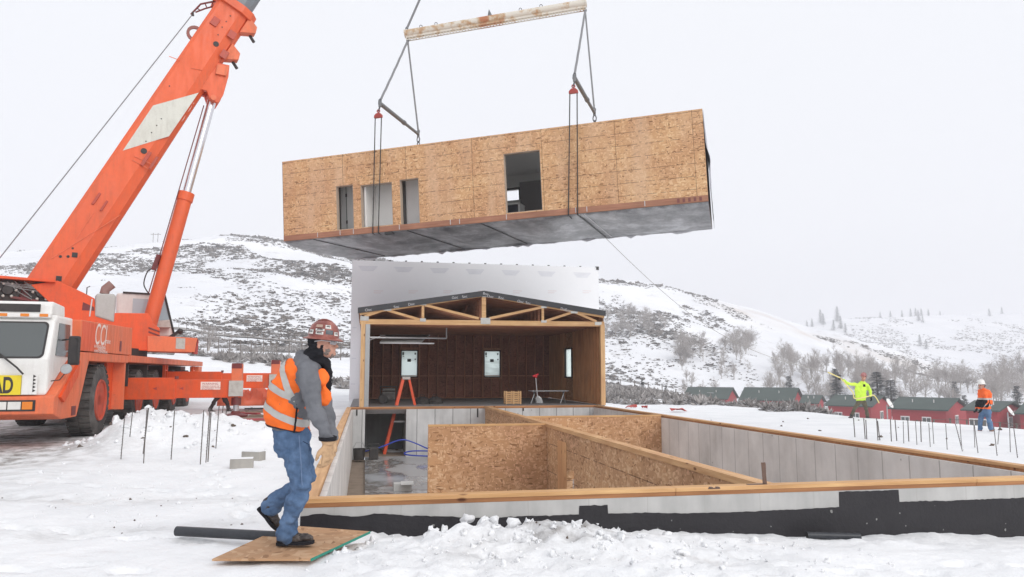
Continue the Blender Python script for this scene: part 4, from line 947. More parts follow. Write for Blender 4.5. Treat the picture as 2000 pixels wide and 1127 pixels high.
# belly: wrapped underside, sagging between joists
def bel():
    m,nt,b=nmat('belly_wrap'); v=coords(nt); n=noise_(nt,coords(nt,(.8,.45,1)),1.3,6,.7); n2=noise_(nt,v,6,4)
    c=ramp(nt,n.outputs[0],[(.38,(.15,.155,.165)),(.52,(.31,.315,.33)),(.62,(.50,.51,.53))]); c=mix(nt,.3,c,n2.outputs[0],'OVERLAY'); L(nt,c,b.inputs['Base Color']); b.inputs['Roughness'].default_value=.35
    bump(nt,b,n.outputs[0],.6,.08); return m
BEL=bel()
straps=[face(px,y).x for px,y in ((612,465),(795,452),(940,438),(1128,418))]
def belly(a,b):
    x=a*ML; y=.01+b*(MW+.02); sg=min([abs(x-s)/1.2 for s in straps]+[1.]); j=fbm(np.array([x*.9]),np.array([y*1.4]),4,77)[0]
    return (x,y,-.012-.15*sg*math.sin(math.pi*min(1,max(0,b)))**.5*(.5+.5*sg)+.05*j*min(1,4*b)-(0.05*b if b>.97 else 0))
sheet('belly_wrap',BEL,belly,150,24,mod)
MB().b2((.0,.05,.0),(ML,MW-.0,.195)).build('floor_deck',paint('floor_ply',(.4,.3,.2)),mod)
BK=paint('strap_black',(.03,.03,.03))
for i,s_ in enumerate(straps):
    dx=(.55,.5,.45,.15)[i]; MB().bar((s_,0.02,-.035),(s_+dx*.3,MW+.02,-.05),.05,.02).build('belly_strap',BK,mod)
p=face(1160,455)
MB().bar((straps[3]+.22,.02,-.038),(straps[3]+.28,MW+.02,-.055),.035,.02).build('belly_strap',paint('track_white',(.6,.6,.6)),mod)
p=face(757,457); MB().b2((p.x-.12,.0,-.10),(p.x+.18,.2,-.0)).build('bracket',BK,mod)
# ragged lower film edge hanging at the back
mb=MB(); rs=random.Random(9); x=0
prev=None
while x<ML:
    z=-.06-abs(rs.gauss(0,.05)); v0=(x,MW+.03,z)
    if prev: mb.quad([prev,v0,(x,MW+.02,.12),(prev[0],MW+.02,.12)])
    prev=v0; x+=.22
mb.build('film_edge',paint('film_white',(.75,.76,.8),.4,.1),mod)
# interior
h=holes
mb=MB(); mb.b2((.13,.2,.2),(ML-.13,MW-.16,.215)); mb.build('floor',paint('floor_grey',(.35,.33,.31)),mod)
mb=MB(); mb.b2((.13,.18,MH-.1),(ML-.13,MW-.16,MH-.09)); mb.build('ceiling',WI,mod)
mb=MB(); mb.b2((h[0][0]-.7,1.0,.22),(h[2][1]+.6,1.08,MH-.101)); 
mb.b2((h[2][1]+.5,.2,.22),(h[2][1]+.6,.99,MH-.101)); mb.b2((h[0][1]+.34,.2,.22),(h[0][1]+.40,.995,MH-.101))
mb.build('partition',WI,mod)
DRD=paint('door_dark',(.05,.045,.04),.4,.2)
ix=lambda px,py,v: face(px,py,v)
d=MB(); d.b2((ix(650,400,.97).x,.96,.22),(ix(665,400,.97).x,.99,2.1)); d.b2((ix(700,400,.97).x,.96,.22),(ix(709,400,.97).x,.99,2.1)); d.b2((ix(784,400,.97).x,.96,.22),(ix(793,400,.97).x,.99,2.05)); split_build(d,'door_opening',DRD,mod)
hx_=ix(677,400,.95).x; d=MB().b2((hx_,.95,.22),(hx_+.6,.995,2.15)).build('door',WI,mod); MB().b2((hx_-.015,.94,.22),(hx_+.005,.952,2.15)).b2((hx_-.03,.93,1.6),(hx_+.03,.94,1.72)).b2((hx_-.03,.93,.6),(hx_+.03,.94,.72)).build('hinge',DRD,d)
cb0=face(1017,405,4.0); cb1=face(1052,352,4.0)
MB().b2((cb0.x,4.0,.22),(cb0.x+1.4,MW-.16,cb1.z)).build('cabinet',paint('cabinet_dark',(.20,.19,.19),.5,.1),mod)
ct=face(1013,396,2.2); cl_=face(975,396,2.2)
MB().b2((cl_.x-1,2.2,.22),(ct.x-.02,2.8,ct.z-.06)).build('counter_base',paint('base_dark',(.03,.035,.055),.4,.1),mod)
MB().b2((cl_.x-1,2.12,ct.z-.055),(ct.x+.05,2.9,ct.z)).b2((ct.x-.015,2.15,.22),(ct.x+.04,2.85,ct.z-.058)).build('counter_top',WI,mod)
mb=MB(); mb.b2((rw0.x,MW-.17,rwz[1]),(rw1.x+.1,MW-.152,rwz[1]+.09)); mb.b2((rw1.x,MW-.17,rwz[0]),(rw1.x+.09,MW-.152,rwz[1]-.002)); mb.build('window_frame',DRD,mod)
for hh in holes:   # cut edges of the openings
    e=.02; mb=MB(); holed(mb,hh[0]-.0,hh[1]+.0,hh[2],hh[3],[(hh[0]+e,hh[1]-e,hh[2]+e,hh[3]-e)],lambda u,w_,t:(u,t,w_),.02,.19); mb.build('opening_frame',paint('frame_grey',(.46,.37,.29),.7,.3),mod)
# ================================================================= RIGGING
SL=paint('sling_grey',(.20,.205,.215),.7,.3,(.4,.4,.4),scale=6); STL=paint('spreader_steel',(.13,.14,.15),.5,.4,(.25,.2,.17)); CH=paint('chain_steel',(.10,.10,.11),.4,.3,(.2,.2,.2),metal=.6)
REDB=paint('hook_red',(.40,.045,.035),.5,.4)
def atu(px,py,u): q=onp(px,py,MR@V((u,0,0)),fx); return q
u1=face(733,457).x; u2=face(1119,420).x
def chain(name,p,q,parent,n=6,r=.03):
    p=V(p);q=V(q); mb=MB(); d=q-p; l=d.length/n
    dn=d.normalized(); a=dn.orthogonal().normalized(); b=dn.cross(a)
    for k in range(n):
        c=p+d*((k+.5)/n); s=a if k%2 else b
        mb.tube([c+dn*(l*.62*math.cos(t))+s*(l*.36*math.sin(t)) for t in np.linspace(0,2*math.pi,9)[:-1]],r*.55,5,closed=True)
    return mb.build(name,CH,parent,True,smooth=True)
bl=atu(792,66,u1); brr=atu(1143,6,u2)
# spreader bar
bar=thing('spreader_beam','long weathered cream lifting beam with rust in its middle and a perforated lower flange','lifting beam',bl)
d=(brr-bl); dn=d.normalized(); sidev=dn.cross(V((0,0,1))).normalized(); upb=sidev.cross(dn)
def rusty():
    m,nt,b=nmat('beam_cream'); v=coords(nt); n=noise_(nt,v,2.2,6,.7)
    sx=N(nt,'ShaderNodeVectorMath',operation='LENGTH'); 
    sub=N(nt,'ShaderNodeVectorMath',operation='SUBTRACT'); L(nt,v,sub.inputs[0]); sub.inputs[1].default_value=tuple(d*.47); L(nt,sub.outputs[0],sx.inputs[0])
    rg=ramp(nt,sx.outputs['Value'],[(0,(.22,.22,.22)),(1,(0,0,0))]); ad=N(nt,'ShaderNodeMath',operation='ADD'); L(nt,n.outputs[0],ad.inputs[0]); L(nt,rg,ad.inputs[1])
    c=ramp(nt,ad.outputs[0],[(.50,(.66,.62,.54)),(.60,(.50,.36,.22)),(.72,(.42,.16,.07))]); L(nt,c,b.inputs['Base Color']); b.inputs['Roughness'].default_value=.6; bump(nt,b,n.outputs[0],.3,.01); return m
BC=rusty()
MB().tube([bl,brr],.155,18).build('tube',BC,bar,True,smooth=True)
mb=MB(); nh=58; l=d.length
def bp(t,y,z): return bl+dn*t+sidev*y+upb*z
for sgn in (-1,1):
    for k in range(nh):   # perforated flange strip: webs between round-cornered slots
        a0=l*k/nh; a1=l*(k+1)/nh; g_=(a1-a0)*.28
        for (t0_,t1_,z0_,z1_) in ((a0,a0+g_,-.30,-.15),(a0+g_,a1,-.30,-.265),(a0+g_,a1,-.215,-.13)):
            mb.rings([[bp(t0_,sgn*.07,z0_),bp(t1_,sgn*.07,z0_),bp(t1_,sgn*.07,z1_),bp(t0_,sgn*.07,z1_)],[bp(t0_,sgn*.08,z0_),bp(t1_,sgn*.08,z0_),bp(t1_,sgn*.08,z1_),bp(t0_,sgn*.08,z1_)]])
bmesh.ops.remove_doubles(mb.bm,verts=mb.bm.verts[:],dist=1e-4); mb.build('flange',BC,bar,True)
for t_ in (.09,.175,.645,.76):
    c=bp(l*t_,0,.19); MB().tube([c+dn*.055*math.cos(a_)+upb*.065*math.sin(a_) for a_ in np.linspace(0,6.283,10)[:-1]],.014,6,closed=True).build('lifting_eye',CH,bar,True,smooth=True)
MB().lathe([(.10,0),(.09,.05),(.02,.26),(.002,.3)],bp(l*.475,0,.12),upb,8).build('centre_lug',STL,bar,True)
for t_ in (0.0,1.0): MB().lathe([(.16,-.03),(.175,-.03),(.175,.04),(.16,.04),(.02,.05)],bp(l*t_,0,0),dn*(1 if t_ else -1),18).build('end_cap',BC,bar,True,smooth=True)
# hook high above and top slings
hook=bp(l*.5,0,0)+V((0,0,8.2))
hk=thing('hook_block','orange crane hook block hanging above the lifting beam beyond the top of the picture','hook block',hook)
MB().box((0,0,.9),(.35,.7,1.0),bev=.08).build('block',REDB,hk); MB().tube([(0,0,.4),(0,0,.15),(.18,0,-.02),(.1,0,-.2),(-.12,0,-.18),(-.16,0,-.02)],.06,10).build('hook',CH,hk,smooth=True)
def sling(px,A,B,label,g='slings of the lifting rig',r=.03,n=10,wob=0):
    t=thing('lifting_sling',label,'sling',B,0,g); A=V(A);B=V(B); P=[A.lerp(B,i/n)+V((0,0,-wob*math.sin(math.pi*i/n)))+V((.02,.01,0))*wob*8*math.sin(i*2.1)*(0<i<n) for i in range(n+1)]
    MB().tube(P,r,8).build('strap',SL,t,True,smooth=True)
    for q in (A,B): MB().tube([q+dn*.05*math.cos(a_)+V((0,0,.08))*math.sin(a_) for a_ in np.linspace(0,6.283,10)[:-1]],.016,6,closed=True).build('shackle',CH,t,True,smooth=True)
sling(0,hook,bp(.03*l*0+.08,0,.2),'dark sling rising out of the picture from the left end of the lifting beam',r=.045)
sling(0,hook,bp(l-.08,0,.2),'dark sling rising out of the picture from the right end of the lifting beam',r=.045)
for k,(u,E,fpt,bpt,ftop,fbot) in enumerate(((u1,bp(.05,0,-.3),(742,202),(817,262),(739,225),(733,458)),(u2,bp(l-.05,0,-.3),(1122,152),(1161,220),(1120,177),(1119,422)))):
    side_='left' if k==0 else 'right'
    Fp=onp(*fpt,MR@V((0,-.12,0)),fy); u_=(MI@Fp).x; Bp=onp(*bpt,MR@V((u_,0,0)),fx)
    sling(0,E,Fp+V((0,0,.08)),'wrinkled grey sling down to the near tip of the %s spreader bar'%side_,r=.042,wob=.03,n=16)
    sling(0,E,Bp+V((0,0,.10)),'straight grey sling down to the far tip of the %s spreader bar'%side_,r=.034)
    sb=thing('spreader_bar','slanting dark steel spreader bar under the %s end of the lifting beam'%side_,'spreader bar',Fp); MB().tube([Fp,Fp.lerp(Bp,.62)],.075,10).build('tube',STL,sb,True,smooth=True); MB().tube([Fp.lerp(Bp,.58),Bp],.058,10).build('inner_tube',STL,sb,True,smooth=True)
    for q in (Fp,Bp): MB().box(q,(.10,.05,.26),bev=.01).build('lug',STL,sb,True)
    MB().lathe([(.09,-.06),(.09,.06)],Fp.lerp(Bp,.60),(Bp-Fp),10).build('collar',STL,sb,True)
    # front: chain, red shackle block and two cables down the front face
    pb=onp(*ftop,MR@V((0,-.12,0)),fy)
    ck=thing('chain_link','short chain under the near tip of the %s spreader bar'%side_,'chain',Fp); chain('links',Fp-V((0,0,.12)),pb+V((0,0,.15)),ck,4,.035)
    rbk=thing('cable_equaliser','red shackle block above two cables in front of the module on the %s'%side_,'shackle block',pb); w_=.15
    MB().prism([(-.15,-.10),(.15,-.10),(.15,-.01),(.07,.07),(-.07,.07),(-.15,-.01)],lambda a,b,t:pb+fx*a+V((0,0,b))+fy*t,-.05,.05).build('body',REDB,rbk,True,bevel=.012)
    MB().tube([pb+fx*.05*math.cos(a_)+V((0,0,.15+.05*math.sin(a_))) for a_ in np.linspace(0,6.283,10)[:-1]],.02,6,closed=True).build('ring',REDB,rbk,True,smooth=True)
    for s_ in (-1,1):
        bot=onp(fbot[0]+s_*(5.5 if k==0 else 9),fbot[1],MR@V((0,-.05,0)),fy)
        cb=thing('lifting_cable','dark lifting cable running down the module front on the %s, %s of its pair'%(side_,'left' if s_<0 else 'right'),'cable',bot,0,'lifting cables on the module front')
        bot2=MR@(V(((MI@bot).x,-.03,-.03))); under=MR@V(((MI@bot).x,.5,-.06))
        MB().tube([pb+fx*.12*s_-V((0,0,.1)),bot2],.019,6).tube([bot2,under],.019,6).build('rope',BK,cb,True,smooth=True)
    # back: chain to the roof edge
    rb_=onp(fbot[0],10,MR@V((0,0,0)),fy); q=Bp-V((0,0,.13)); loc=MI@q; foot=MR@V((loc.x,min(loc.y,MW-.1),MH+.04))
    ck=thing('chain_link','chain from the far tip of the %s spreader bar to the module roof'%side_,'chain',foot); chain('links',q,foot,ck,7,.04)
# tag line to the worker in yellow
# ================================================================= MOBILE CRANE
TO=V((-5.76,18.39,.06)); ta=R(3.3); TM=Matrix.Translation(TO)@Matrix.Rotation(ta,4,'Z')
TT=TM@V((-1.45,6.0,0))
crane=thing('mobile_crane','large orange all-terrain crane with white cab and raised boom beside the snow mound','crane',(TT.x,TT.y,TO.z))
ORG=paint('crane_orange',(.76,.085,.010),.42,.4,(.26,.06,.03),scale=1.6,grime=.35); ORL=paint('crane_orange_faded',(.78,.17,.065),.5,.45,(.34,.16,.12),scale=2.2,grime=.4); ORB=paint('boom_orange',(.76,.115,.028),.42,.38,(.40,.10,.06),scale=.9,grime=.28)
CW=paint('cab_white',(.80,.79,.76),.35,.25,(.4,.36,.32),grime=.25); RUB=paint('tyre_rubber',(.035,.033,.032),.8,.8,(.20,.185,.17),scale=2,bumpn=.5); DKR=paint('dark_red',(.16,.02,.02),.5,.5); CHS=paint('chassis_black',(.025,.022,.022),.6,.5,(.1,.08,.07))
CHR=paint('chrome_rod',(.72,.72,.75),.18,.15,(.3,.3,.3),metal=.85); GRP=paint('plate_grey',(.50,.48,.44),.6,.6,(.25,.2,.17),scale=9); LAM=paint('lamp_white',(.75,.74,.70),.2,.2); AMB=paint('lamp_amber',(.75,.22,.02),.25,.1)
def tb(mb,name,mat,par=None,**k):
    bmesh.ops.transform(mb.bm,matrix=TM,verts=mb.bm.verts[:]); return mb.build(name,mat,par or crane,True,**k)
def side_prism(poly,x0,x1): return MB().prism(poly,lambda a,b,t:(t,a,b),x0,x1)
# chassis
tb(MB().b2((-2.2,-2.3,.62),(-.7,15.0,1.35)),'chassis',CHS)
tb(MB().b2((-2.88,2.5,1.62),(-.0,15.3,1.80),bev=.015),'deck',ORL)
tb(MB().b2((-2.88,-1.0,1.60),(-.0,2.45,1.785),bev=.015),'fender',ORL)
tb(side_prism([(1.62,.45),(2.28,.45),(2.28,1.6),(1.62,1.6)],-.34,-.28),'side_panel',ORG)
tb(MB().b2((-.29,2.20,.45),(-.02,2.32,1.6)),'post',ORL)
tb(MB().b2((-.7,2.4,.5),(-.62,15,1.6)),'inner_skirt',DKR)
tb(MB().b2((-.62,.95,.35),(-.25,1.58,.95)),'fuel_tank',CHS,bevel=.04)
for yy in (7.55,7.95,13.2,13.55):
    tb(MB().b2((-.12,yy,.7),(-.04,yy+.07,1.6)),'step_post',ORG)
for (ya,yb) in ((7.62,7.95),(13.27,13.55)):
    mb=MB()
    for k in range(3): mb.b2((-.11,ya,.85+.28*k),(-.05,yb,.89+.28*k))
    [tb(m_,'step',ORG) for m_ in [mb]]
tb(MB().b2((-.35,14.4,1.2),(-.02,15.25,1.6)),'tail_box',ORL)
# toolbox
tbx=tb(side_prism([(-1.62,1.80),(2.72,1.80),(2.66,2.50),(-1.70,2.42)],-1.0,.012),'tool_box',ORL,bevel=.015)
def on_side(px,py,x=.016): return TM.inverted()@onp(px,py,TM@V((x,0,0)),TM.to_3x3().col[0])
a=on_side(257,692); 
tb(MB().b2((.012,1.45,1.87),(.018,1.62,2.12)),'latch',DKR,tbx)
tb(MB().b2((.0121,-1.60,1.81),(.014,-.55,2.40)),'clean_panel',ORG,tbx)
FD=paint('faded_lettering',(.86,.72,.66),.6,.3,(.8,.45,.33)); ydir=TM.to_3x3().col[1]; zdir=V((0,0,1))
q=on_side(184,670); text_obj('CCI',.66,FD,'lettering',tbx,TM@V((.017,q.y,q.z-.02)),ydir,zdir,.001,scx=.85,shear=.2,world=True)
q=on_side(203,670); text_obj('crane',.17,FD,'lettering',tbx,TM@V((.017,q.y+.05,q.z)),ydir,zdir,.001,scx=1.3,world=True)
for k,tx in enumerate(('& RIGGING','SERVICE','970 GENERAL')): q=on_side(184,676.5+5*k); text_obj(tx,.085,FD,'lettering',tbx,TM@V((.017,q.y+(.0,.25,0)[k],q.z-.02)),ydir,zdir,.001,scx=2.1,world=True)
# cab
F0=-2.95
cabo=side_prism([(F0+.02,.93),(F0-.0,1.60),(F0+.25,2.34),(F0+.40,2.45),(-1.62,2.45),(-1.60,1.72)],-2.75,-.15); cab=tb(cabo,'cab',CW,bevel=.05)
WS=glass('windscreen',(.10,.11,.11),.08,1.0); WS.node_tree.nodes['Principled BSDF'].inputs['Specular IOR Level'].default_value=.6
def fr(u,z,off=.0): # point on sloping screen plane
    t=(z-1.60)/(2.34-1.60); return V((u,F0+.25*t-off,z))
def rrect(u0,u1,z0,z1,r,n=4):
    o=[]
    for cx,cz,a0 in ((u1-r,z0+r,-90),(u1-r,z1-r,0),(u0+r,z1-r,90),(u0+r,z0+r,180)):
        for k in range(n+1): aa=R(a0+90*k/n); o.append((cx+r*math.cos(aa),cz+r*math.sin(aa)))
    return o
tb(MB().prism(rrect(-2.66,-.24,1.62,2.31,.09),lambda a,b,t:fr(a,b,t),-.0,.012),'windscreen_seal',CHS,cab)
tb(MB().prism(rrect(-2.63,-.27,1.65,2.28,.08),lambda a,b,t:fr(a,b,t),.004,.018),'windscreen',WS,cab)
tb(MB().prism([(-2.82,1.12),(-2.80,1.70),(-2.62,2.28),(-1.95,2.28),(-1.90,1.12)][::1] if False else [(-2.60,1.68),(-2.48,2.30),(-1.85,2.30),(-1.80,1.66)],lambda a,b,t:(t,a,b),-.151,-.135),'side_window',WS,cab)
tb(MB().tube([fr(-.95,1.70,.05),fr(-.62,1.45,.07),fr(-.50,1.33,.06)],.018,6).tube([fr(-1.5,1.75,.03),fr(-.95,1.70,.04)],.012,6),'wiper',CHS,cab)
# sign
YEL=paint('sign_yellow',(.80,.62,.02),.5,.1); sg=tb(MB().b2((-2.45,F0-.045,.955),(-.56,F0-.02,1.31)),'oversize_sign',YEL,cab)
text_obj('OVERSIZE LOAD',.40,CHS,'lettering',sg,TM@V((-.68,F0-.047,.995)),TM.to_3x3().col[0],zdir,.001,scx=.58,align='RIGHT',bold=.012,world=True)
tb(MB().b2((-.553,F0-.03,.96),(-.30,F0-.018,1.31)),'white_panel',CW,cab)
for k in range(5): tb(MB().prism([(0,0),(.05,.03),(0,.06)],lambda a,b,t:(-.37+a,F0-.031-t,1.0+.065*k+b),0,.004),'arrow_mark',CHS,cab)
# bumper, lamps, corner
tb(side_prism([(F0-.05,.60),(F0-.05,.92),(F0+.05,.945),(-1.60,1.72),(-1.55,1.78),(-.95,1.78),(-.95,1.58),(-1.58,.48),(-2.5,.48)],-2.85,.0),'bumper',ORL,bevel=.02)
tb(side_prism([(-2.78,.90),(-1.72,1.60),(-1.78,1.30),(-2.55,.80)],-.001,.05),'step_fairing',ORG)
tb(MB().b2((-.16,-1.95,.52),(.012,-1.70,.70)),'bumper_step',DKR)
lp=tb(MB().b2((-.98,F0-.065,.66),(-.30,F0-.045,.86)),'lamp_panel',CHS)
for (x0,x1,m_) in ((-.95,-.76,LAM),(-.74,-.53,LAM),(-.51,-.34,AMB)): tb(MB().b2((x0,F0-.08,.69),(x1,F0-.062,.83),bev=.008),'headlight',m_,lp)
pl=tb(MB().b2((-1.35,F0-.07,.68),(-1.0,F0-.055,.88)),'number_plate',CW); tb(MB().b2((-1.34,F0-.073,.82),(-1.01,F0-.069,.87)).b2((-1.34,F0-.073,.69),(-1.01,F0-.069,.73)),'plate_band',REDB,pl)
# roof box and beacons
ac=tb(side_prism([(F0+.50,2.46),(F0+.52,2.66),(F0+.62,2.72),(F0+1.25,2.68),(F0+1.3,2.46)],-1.35,-.30),'roof_air_unit',CW,bevel=.03)
tb(MB().b2((-1.2,F0+.485,2.51),(-.50,F0+.51,2.66)),'grille',CHS,ac)
vs=tb(MB().b2((-2.7,F0+.18,2.38),(-.22,F0+.30,2.46),bev=.02),'sun_visor',CW,cab)
for x0 in (-1.08,-.72,-.40,-1.6,-2.0,-2.4): tb(MB().b2((x0,F0+.165,2.40),(x0+.14,F0+.181,2.455)),'marker_lamp',AMB,vs)
tb(MB().b2((-1.55,F0+.4,2.5),(-1.36,F0+.62,2.72),bev=.02),'beacon',LAM,cab)
# mirror
mi=MB().tube([(-.12,-2.35,1.98),(.20,-2.50,2.02),(.22,-2.52,1.5)],.018,6); mi=tb(mi,'mirror_arm',CHS,cab)
tb(MB().box((.12,-2.42,1.78),(.20,.12,.56),bev=.04),'mirror',CHS,mi)
tb(MB().lathe([(.005,-.03),(.07,-.02),(.10,.03),(.09,.04)],(.06,-2.6,1.42),(0,-1,0.2),16),'round_mirror',GREY,mi,smooth=True); tb(MB().tube([(.06,-2.55,1.40),(-.02,-2.7,1.22),(-.16,-2.75,1.2)],.01,5),'mirror_stay',CHS,mi)
# wheels
RIMO=paint('rim_orange',(.50,.055,.02),.5,.5,(.14,.08,.06),scale=5,grime=.5)
def wheel(y,x,r_,w_,sgn=1):
    prof=[(r_*.60,-w_),(r_*.86,-w_*1.02),(r_*.97,-w_*.93),(r_,-w_*.7),(r_,-w_*.3),(r_*.97,-.03),(r_*.86,0),(r_*.72,.01),(r_*.60,-.01)]
    t=tb(MB().lathe(prof,(x,y,r_-.02),(sgn,0,0),40,(0,0,1),False),'wheel',RUB,smooth=True)
    mb=MB()
    for k in range(30):
        a_=k/30*6.283
        for q0_,q1_ in ((-w_*.98,-w_*.52),(-w_*.46,-.02)):
            da=.07 if q0_<-w_*.6 else 0; A=[]
            for (ang,rr0) in ((a_+da-.065,r_*.985),(a_+da+.065,r_*.985),(a_+da+.065,r_*1.03),(a_+da-.065,r_*1.03)): A.append((ang,rr0))
            mb.rings([[(x+sgn*h_,y+rr0*math.sin(ang),r_-.02+rr0*math.cos(ang)) for ang,rr0 in A] for h_ in (q0_,q1_)])
    tb(mb,'tread',RUB,t)
    rm=tb(MB().lathe([(r_*.60,-.02),(r_*.58,.02),(r_*.54,.0),(r_*.50,-.10),(r_*.30,-.12),(r_*.26,-.04),(r_*.16,-.02),(.005,-.02)],(x,y,r_-.02),(sgn,0,0),32,(0,0,1)),'rim',RIMO,t,smooth=True)
    mb=MB()
    for k in range(10): a_=k/10*6.283; mb.lathe([(.022,0),(.022,.04)],(x-sgn*.11,y+r_*.40*math.sin(a_),r_-.02+r_*.40*math.cos(a_)),(sgn,0,0),6)
    tb(mb,'wheel_nut',GRP,rm)
wheel(.12,0,.77,.50)
for y_ in (4.05,6.3,9.25,12.0): wheel(y_,-.04,.72,.48)
for y_ in (.12,4.05,6.3,9.25,12.0): wheel(y_,-2.85,.74,.48,-1)
for y_ in (2.95,5.2,8.0,10.7): tb(MB().b2((-.62,y_,1.0),(-.1,y_+.06,1.58)),'mud_guard',CHS)
tb(MB().b2((-.2,3.55,.75),(-.06,3.72,.88)).b2((-.2,5.15,.75),(-.06,5.3,.88)).b2((-.2,5.75,.75),(-.06,5.9,.88)),'marker_lamp',AMB)
# outriggers
def outrigger(y,x1,zt_,zb_,split,ground):
    g_=tb(MB().b2((-1.2,y-.04,zb_-.03),(split,y+.30,zt_+.03),bev=.012),'outrigger_beam',ORG)
    tb(MB().b2((split-.2,y-.005,zb_),(x1-.02,y+.26,zt_-.02),bev=.012),'inner_beam',ORG,g_)
    tb(MB().b2((x1-.28,y-.05,zt_-.10),(x1,y+.28,zt_+.40),bev=.02),'jack_housing',ORL,g_); tb(MB().b2((x1-.27,y-.055,zt_+.28),(x1-.01,y+.285,zt_+.42)),'jack_cap',DKR,g_)
    tb(MB().b2((x1-.33,y-.062,zb_+.04),(x1+.04,y-.052,zb_+.46)),'warning_plate',GRP,g_)
    tb(MB().tube([(x1-.14,y+.11,zb_+.02),(x1-.14,y+.11,zb_-.20)],.13,14),'jack_collar',DKR,g_,smooth=True)
    tb(MB().tube([(x1-.14,y+.11,zb_-.2),(x1-.14,y+.11,ground+.06)],.075,14),'jack_rod',CHR,g_,smooth=True)
    tb(MB().lathe([(.30,0),(.32,.05),(.14,.10),(.1,.16)],(x1-.14,y+.11,ground),(0,0,1),20),'float_pad',DKR,g_,smooth=True)
    s_=tb(MB().b2((x1-1.05,y-.008,zb_+.22),(x1-.55,y-.006,zb_+.43)),'warning_label',FD,g_)
    text_obj('WARNING',.075,REDB,'lettering',s_,TM@V((x1-1.02,y-.010,zb_+.35)),TM.to_3x3().col[0],zdir,.0006,scx=1.15,world=True)
    for k in range(3): text_obj(('STAND CLEAR OF','OUTRIGGER WHEN','IN MOTION')[k],.05,REDB,'lettering',s_,TM@V((x1-1.02,y-.010,zb_+.295-.045*k)),TM.to_3x3().col[0],zdir,.0006,scx=1.1,world=True)
    for xx in (.45,1.1): tb(MB().prism([(0,0),(.10,.04),(.10,-.04)],lambda a,b,t:(xx+a,y-.042-t if xx<split else y-.007-t,(zt_+zb_)/2+b),0,.003),'arrow_mark',REDB,g_)
    tb(MB().b2((split-.02,y-.045,zt_+.0),(split+.02,y+.31,zt_+.07)),'beam_stop',DKR,g_)
outrigger(3.3,2.68,1.19,.68,1.0,.16)
outrigger(8.1,3.43,1.36,.84,1.6,.3)
# timber mats and scrap around the jack foot
WD=wood('mat_timber',(.16,.11,.08),(.32,.24,.18),0,knots=False)
rs=random.Random(12)
jq=TM@V((2.54,3.41,0)); 
for i in range(6):
    c=V((jq.x-.5+.0*i,jq.y-.5+.2*i,0)); t=thing('timber_mat','weathered timber under the nearer outrigger foot, board %s'%('nearest the camera' if i==0 else 'in the row'),'timber',(jq.x,jq.y-.5+.21*i,TO.z+.02),.05*rs.uniform(-1,1),'timber mats under the outrigger foot'); t['label']='weathered timber mat under the nearer outrigger foot'
    MB().b2((-.75,0,0),(.75,.19,.14),bev=.01).build('plank',WD,t)
REDM=paint('red_steel',(.35,.04,.05),.5,.4)
for i,(px,py,ln,ry,m_,nm,lab) in enumerate([(515,818,1.7,.25,WD,'scrap_plank','weathered plank on the debris heap right of the outrigger foot'),(530,806,1.9,-.12,WD,'scrap_plank','long dark plank lying across the top of the debris heap'),(500,826,1.2,.5,REDM,'steel_scrap','dull red steel bar on the debris heap behind the walking man'),(545,824,1.5,-.3,WD,'scrap_plank','short plank at the right end of the debris heap'),(520,798,1.4,.1,BLK,'black_sheet_roll','dark rolled sheet on the snow behind the debris heap'),(482,812,.8,-.5,REDM,'steel_scrap','stubby red steel piece beside the outrigger foot')]):
    q=onz(px,py,.2); t=thing(nm,lab,'scrap',(q.x,q.y,.14+.06*i%.2),ry); MB().b2((-ln/2,-.09,0),(ln/2,.09,.05),bev=.006).build('board',m_,t); MB().b2((-ln/2+.2,-.10,.052),(-ln/2+.26,.10,.062)).build('cleat',m_,t)
# orange tarp behind
TRP=paint('tarp_orange',(.88,.20,.10),.5,.2,(.6,.08,.04)); q=TM@V((2.7,9.6,0))
tp=sheet('tarp_bundle',TRP,lambda a_,b_:(q.x-1.25+1.75*a_,q.y-.9+.9*b_+.1*math.sin(a_*9),.30+.60*math.sin(math.pi*min(1,b_*1.0))**.5*(.8+1.3*fbm(np.array([a_*9]),np.array([b_*5]),4,7)[0])),40,12,None); tag(tp,'crumpled orange tarpaulin lying under the farther outrigger beam','tarp')
# ---------------- superstructure and boom, in the vertical plane through the turntable
dpl=V((hook.x-TT.x,hook.y-TT.y,0)).normalized(); npl=V((dpl.y,-dpl.x,0)); T3=V((TT.x,TT.y,0))
def SPt(px,py,t=.45): return onp(px,py,T3+npl*t,npl)
def sz(px,py,t): q=SPt(px,py,t)-T3; return (q.dot(dpl),q.z)
def fr2(a,b,t): return T3+dpl*a+V((0,0,b))+npl*t
def spris(pxs,t0,t1,ref=None): ref=t1 if ref is None else ref; return MB().prism([sz(x,y,ref) for x,y in pxs],fr2,t0,t1)
MB().lathe([(1.15,0),(1.15,.25),(1.0,.27)],(TT.x,TT.y,TO.z+1.80),(0,0,1),36).build('slewing_ring',CHS,crane,True,smooth=True)
sup=spris([(60,556),(112,548),(160,570),(185,583),(186,612),(232,611),(290,612),(300,632),(312,641),(312,656),(386,661),(380,688),(257,684),(150,655),(94,640),(96,590)],.55,.75).build('upper_frame',ORG,crane,True,bevel=.02)
spris([(60,556),(112,548),(160,570),(185,583),(186,612),(290,612),(312,641),(312,656),(386,661),(380,688),(257,684),(94,640)],-.95,-.75,.75).build('upper_frame',ORG,crane,True,bevel=.02)
spris([(150,650),(386,664),(380,688),(257,684),(150,668)],-.748,.548,.75).build('frame_floor',ORG,crane,True)
spris([(288,656),(386,660),(380,688),(288,686)],.752,.80).build('front_box',ORL,sup,True,bevel=.01)
spris([(344,660),(362,661),(361,682),(343,681)],.802,.806).build('placard',GRP,sup,True)
